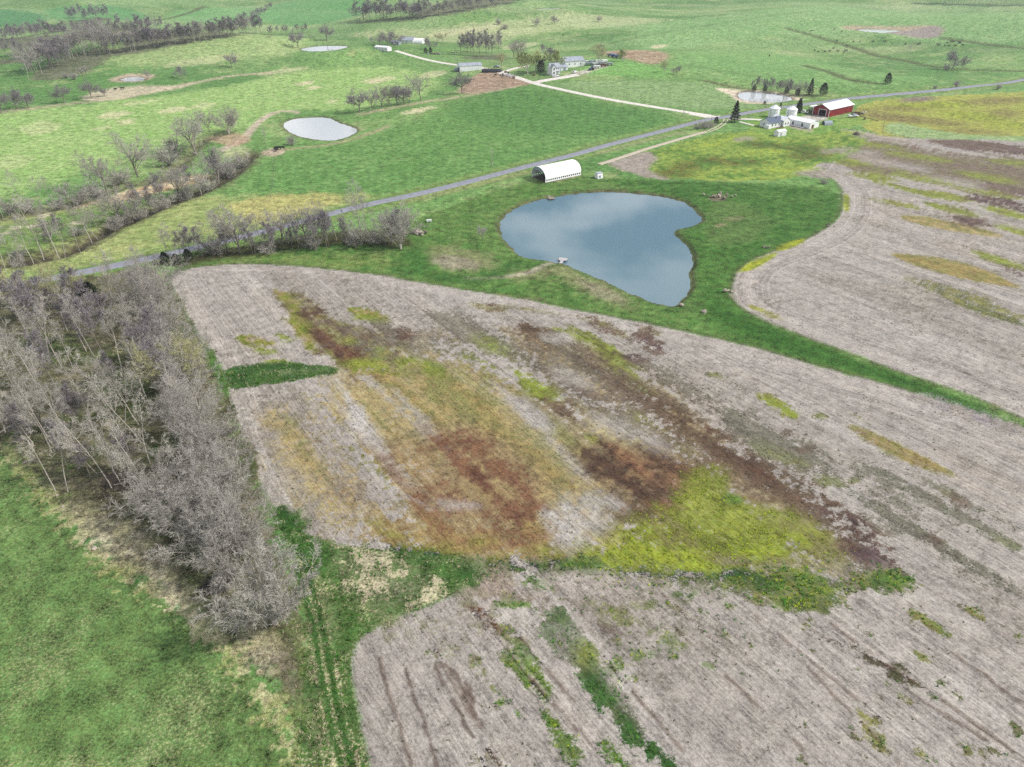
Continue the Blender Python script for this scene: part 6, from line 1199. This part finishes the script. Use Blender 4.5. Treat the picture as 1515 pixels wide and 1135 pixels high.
# ------------------------------------------------------------------ plants on the ground (uncountable)
def scatter(name, P, cols, label, blades, hgt, spread, wid, seed):
    rg = np.random.default_rng(seed); n = len(P); k = blades
    base = np.repeat(P, k, 0); a = rg.uniform(0, 2 * np.pi, n * k); ln = np.repeat(rg.uniform(.6, 1.4, n), k) * rg.uniform(.6, 1.2, n * k)
    base[:, 0] += rg.normal(0, spread * .35, n * k); base[:, 1] += rg.normal(0, spread * .35, n * k)
    tip = base.copy(); out = spread * rg.uniform(.2, 1., n * k); tip[:, 0] += np.cos(a) * out; tip[:, 1] += np.sin(a) * out; tip[:, 2] += hgt * ln
    sx = -np.sin(a) * wid * .5; sy = np.cos(a) * wid * .5
    v0 = base.copy(); v0[:, 0] += sx; v0[:, 1] += sy; v1 = base.copy(); v1[:, 0] -= sx; v1[:, 1] -= sy; base[:, 2] -= .03
    V = np.stack([v0, v1, tip], 1).reshape(-1, 3).astype(np.float32); m = len(V) // 3
    me = bpy.data.meshes.new(name); me.vertices.add(len(V)); me.vertices.foreach_set('co', V.ravel()); me.loops.add(len(V)); me.loops.foreach_set('vertex_index', np.arange(len(V), dtype=np.int32)); me.polygons.add(m); me.polygons.foreach_set('loop_start', np.arange(0, len(V), 3, dtype=np.int32))
    cc = np.repeat(np.clip(cols * rg.uniform(.7, 1.3, (n, 1)), 0, 1), k * 3, 0); at = me.attributes.new('cover', 'FLOAT_COLOR', 'POINT'); at.data.foreach_set('color', np.c_[cc, np.ones(len(cc))].astype(np.float32).ravel()); me.update()
    up = np.repeat(rg.normal(0, .35, (m, 3)), 3, 0); up[:, 2] = 1; me.polygons.foreach_set('use_smooth', np.ones(m, bool)); me.normals_split_custom_set_from_vertices((up / np.linalg.norm(up, axis=1)[:, None]).astype(np.float32))
    me.materials.append(PLANT); o = bpy.data.objects.new(name, me); C.objects.link(o); o['kind'] = 'stuff'; o['label'] = label; o['category'] = 'plants'
PLANT, t_, b_ = new_mat('plant'); a_ = t_.nodes.new('ShaderNodeAttribute'); a_.attribute_name = 'cover'; t_.links.new(a_.outputs['Color'], b_.inputs['Base Color']); b_.inputs['Roughness'].default_value = .9; b_.inputs['Specular IOR Level'].default_value = .1
dy = np.abs(np.gradient(Yg, axis=0)); dx = np.abs(np.gradient(Xg, axis=1)); AREA = (dx * dy).ravel(); inview = (Y > 35) & (Y < 175) & (np.abs((X / np.maximum(Y * .839 + 49, 1))) < .9)
def sample(dens, seed):
    rg = np.random.default_rng(seed); lam = np.where(inview, AREA * dens, 0); cnt = rg.poisson(np.clip(lam, 0, 6)); idx = np.repeat(np.arange(N), cnt); P = np.stack([X[idx], Y[idx], Z[idx]], 1)
    P[:, 0] += rg.uniform(-.5, .5, len(idx)) * dx.ravel()[idx]; P[:, 1] += rg.uniform(-.5, .5, len(idx)) * dy.ravel()[idx]; return idx, P
idx, P = sample(TG * 3.0 * sst(-.3, .4, n1 + .5 * n3), 1); scatter('grass_tufts', P, np.tile(alb(78,128,50), (len(P), 1)) * (1 + .3 * n3[idx])[:, None], 'dark green grass tufts in the rough field corners', 7, .34, .3, .12, 1)
idx, P = sample(TY * 3.0 * sst(-.4, .4, n1 + .5 * n3), 2); scatter('yellow_weeds', P, np.tile(alb(160,178,44), (len(P), 1)) * (1 + .3 * n3[idx])[:, None], 'yellow flowering weeds on the stubble', 6, .22, .26, .13, 2)
idx, P = sample(TS * 3.2 * sst(-.3, .4, n1 - .5 * n3), 3); scatter('dry_grass', P, np.tile(alb(204,194,158), (len(P), 1)), 'dry straw coloured grass along the wood and field corner', 7, .38, .42, .06, 3)
KL = 1.6; inF = (sdF1 > .5) | (sdF2 > .5)
idx, P = sample(np.where(inF, 1.5 * np.clip(WT - .1, 0, 1) * sst(-.3, .5, n1 + .4 * rn_mid), 0), 7); scatter('field_weeds', P, COL[idx] * 1.05, 'low weeds of many colours growing on the stubble', 5, .13, .3, .16, 7)
idx, P = sample(np.where(inF, .16 * sst(-.2, .6, n8 + .6 * rn_big + .4 * n1), 0), 8); scatter('weed_dots', P, np.tile(alb(92,98,62), (len(P), 1)), 'scattered dark single weeds on the bare stubble', 5, .16, .26, .16, 8)
i_w = (sdist(WOOD, X, Y, 0)[0] > 0); idx, P = sample(i_w * .55 * sst(-.5, .5, n8 + .3 * n3), 4); scatter('undergrowth', P, np.where(np.random.default_rng(1).random((len(P), 1)) < .6, alb(140,132,118), alb(96,88,76)), 'grey leafless undergrowth on the wood floor', 6, 1.15, .55, .035, 4)
dcr = np.minimum(ldist(CREEK, X, Y, 9)[0], ldist(BANK, X, Y, 9)[0]); inview = (Y < 420) & (Y > 100); idx, P = sample((dcr < 7) * .35 * sst(-.3, .4, n8), 5); scatter('creek_brush', P, np.tile(alb(128,120,108), (len(P), 1)), 'grey brush tangled along the creek banks', 7, 1.6, .8, .06, 5)
rw = smooth_poly(gpl([(246,388),(330,372),(430,364),(520,356),(590,360)]), False, 1); drw = ldist(rw, X, Y, 6)[0]; idx, P = sample((drw < 4.5) * 1.1, 6); scatter('roadside_brush', P, np.tile(alb(112,100,84), (len(P), 1)), 'brown brush under the roadside tree row', 7, 1.4, .7, .05, 6)

# ------------------------------------------------------------------ haze
hz = MB(); zlo, zhi = float(Z.min()) - 1.0, 96.0; hz.box((0, 7500, (zlo + zhi) / 2), (110000, 17400, zhi - zlo))
m = bpy.data.materials.new('haze'); m.use_nodes = True; m.node_tree.nodes.clear(); pv = m.node_tree.nodes.new('ShaderNodeVolumePrincipled'); pv.inputs['Density'].default_value = .00012; pv.inputs['Color'].default_value = (.86, .92, 1, 1); pv.inputs['Anisotropy'].default_value = .2
om = m.node_tree.nodes.new('ShaderNodeOutputMaterial'); m.node_tree.links.new(pv.outputs[0], om.inputs['Volume']); o = hz.obj('haze', m); o['kind'] = 'stuff'; o['label'] = 'thin pale haze over the far pastures'; o['category'] = 'haze'
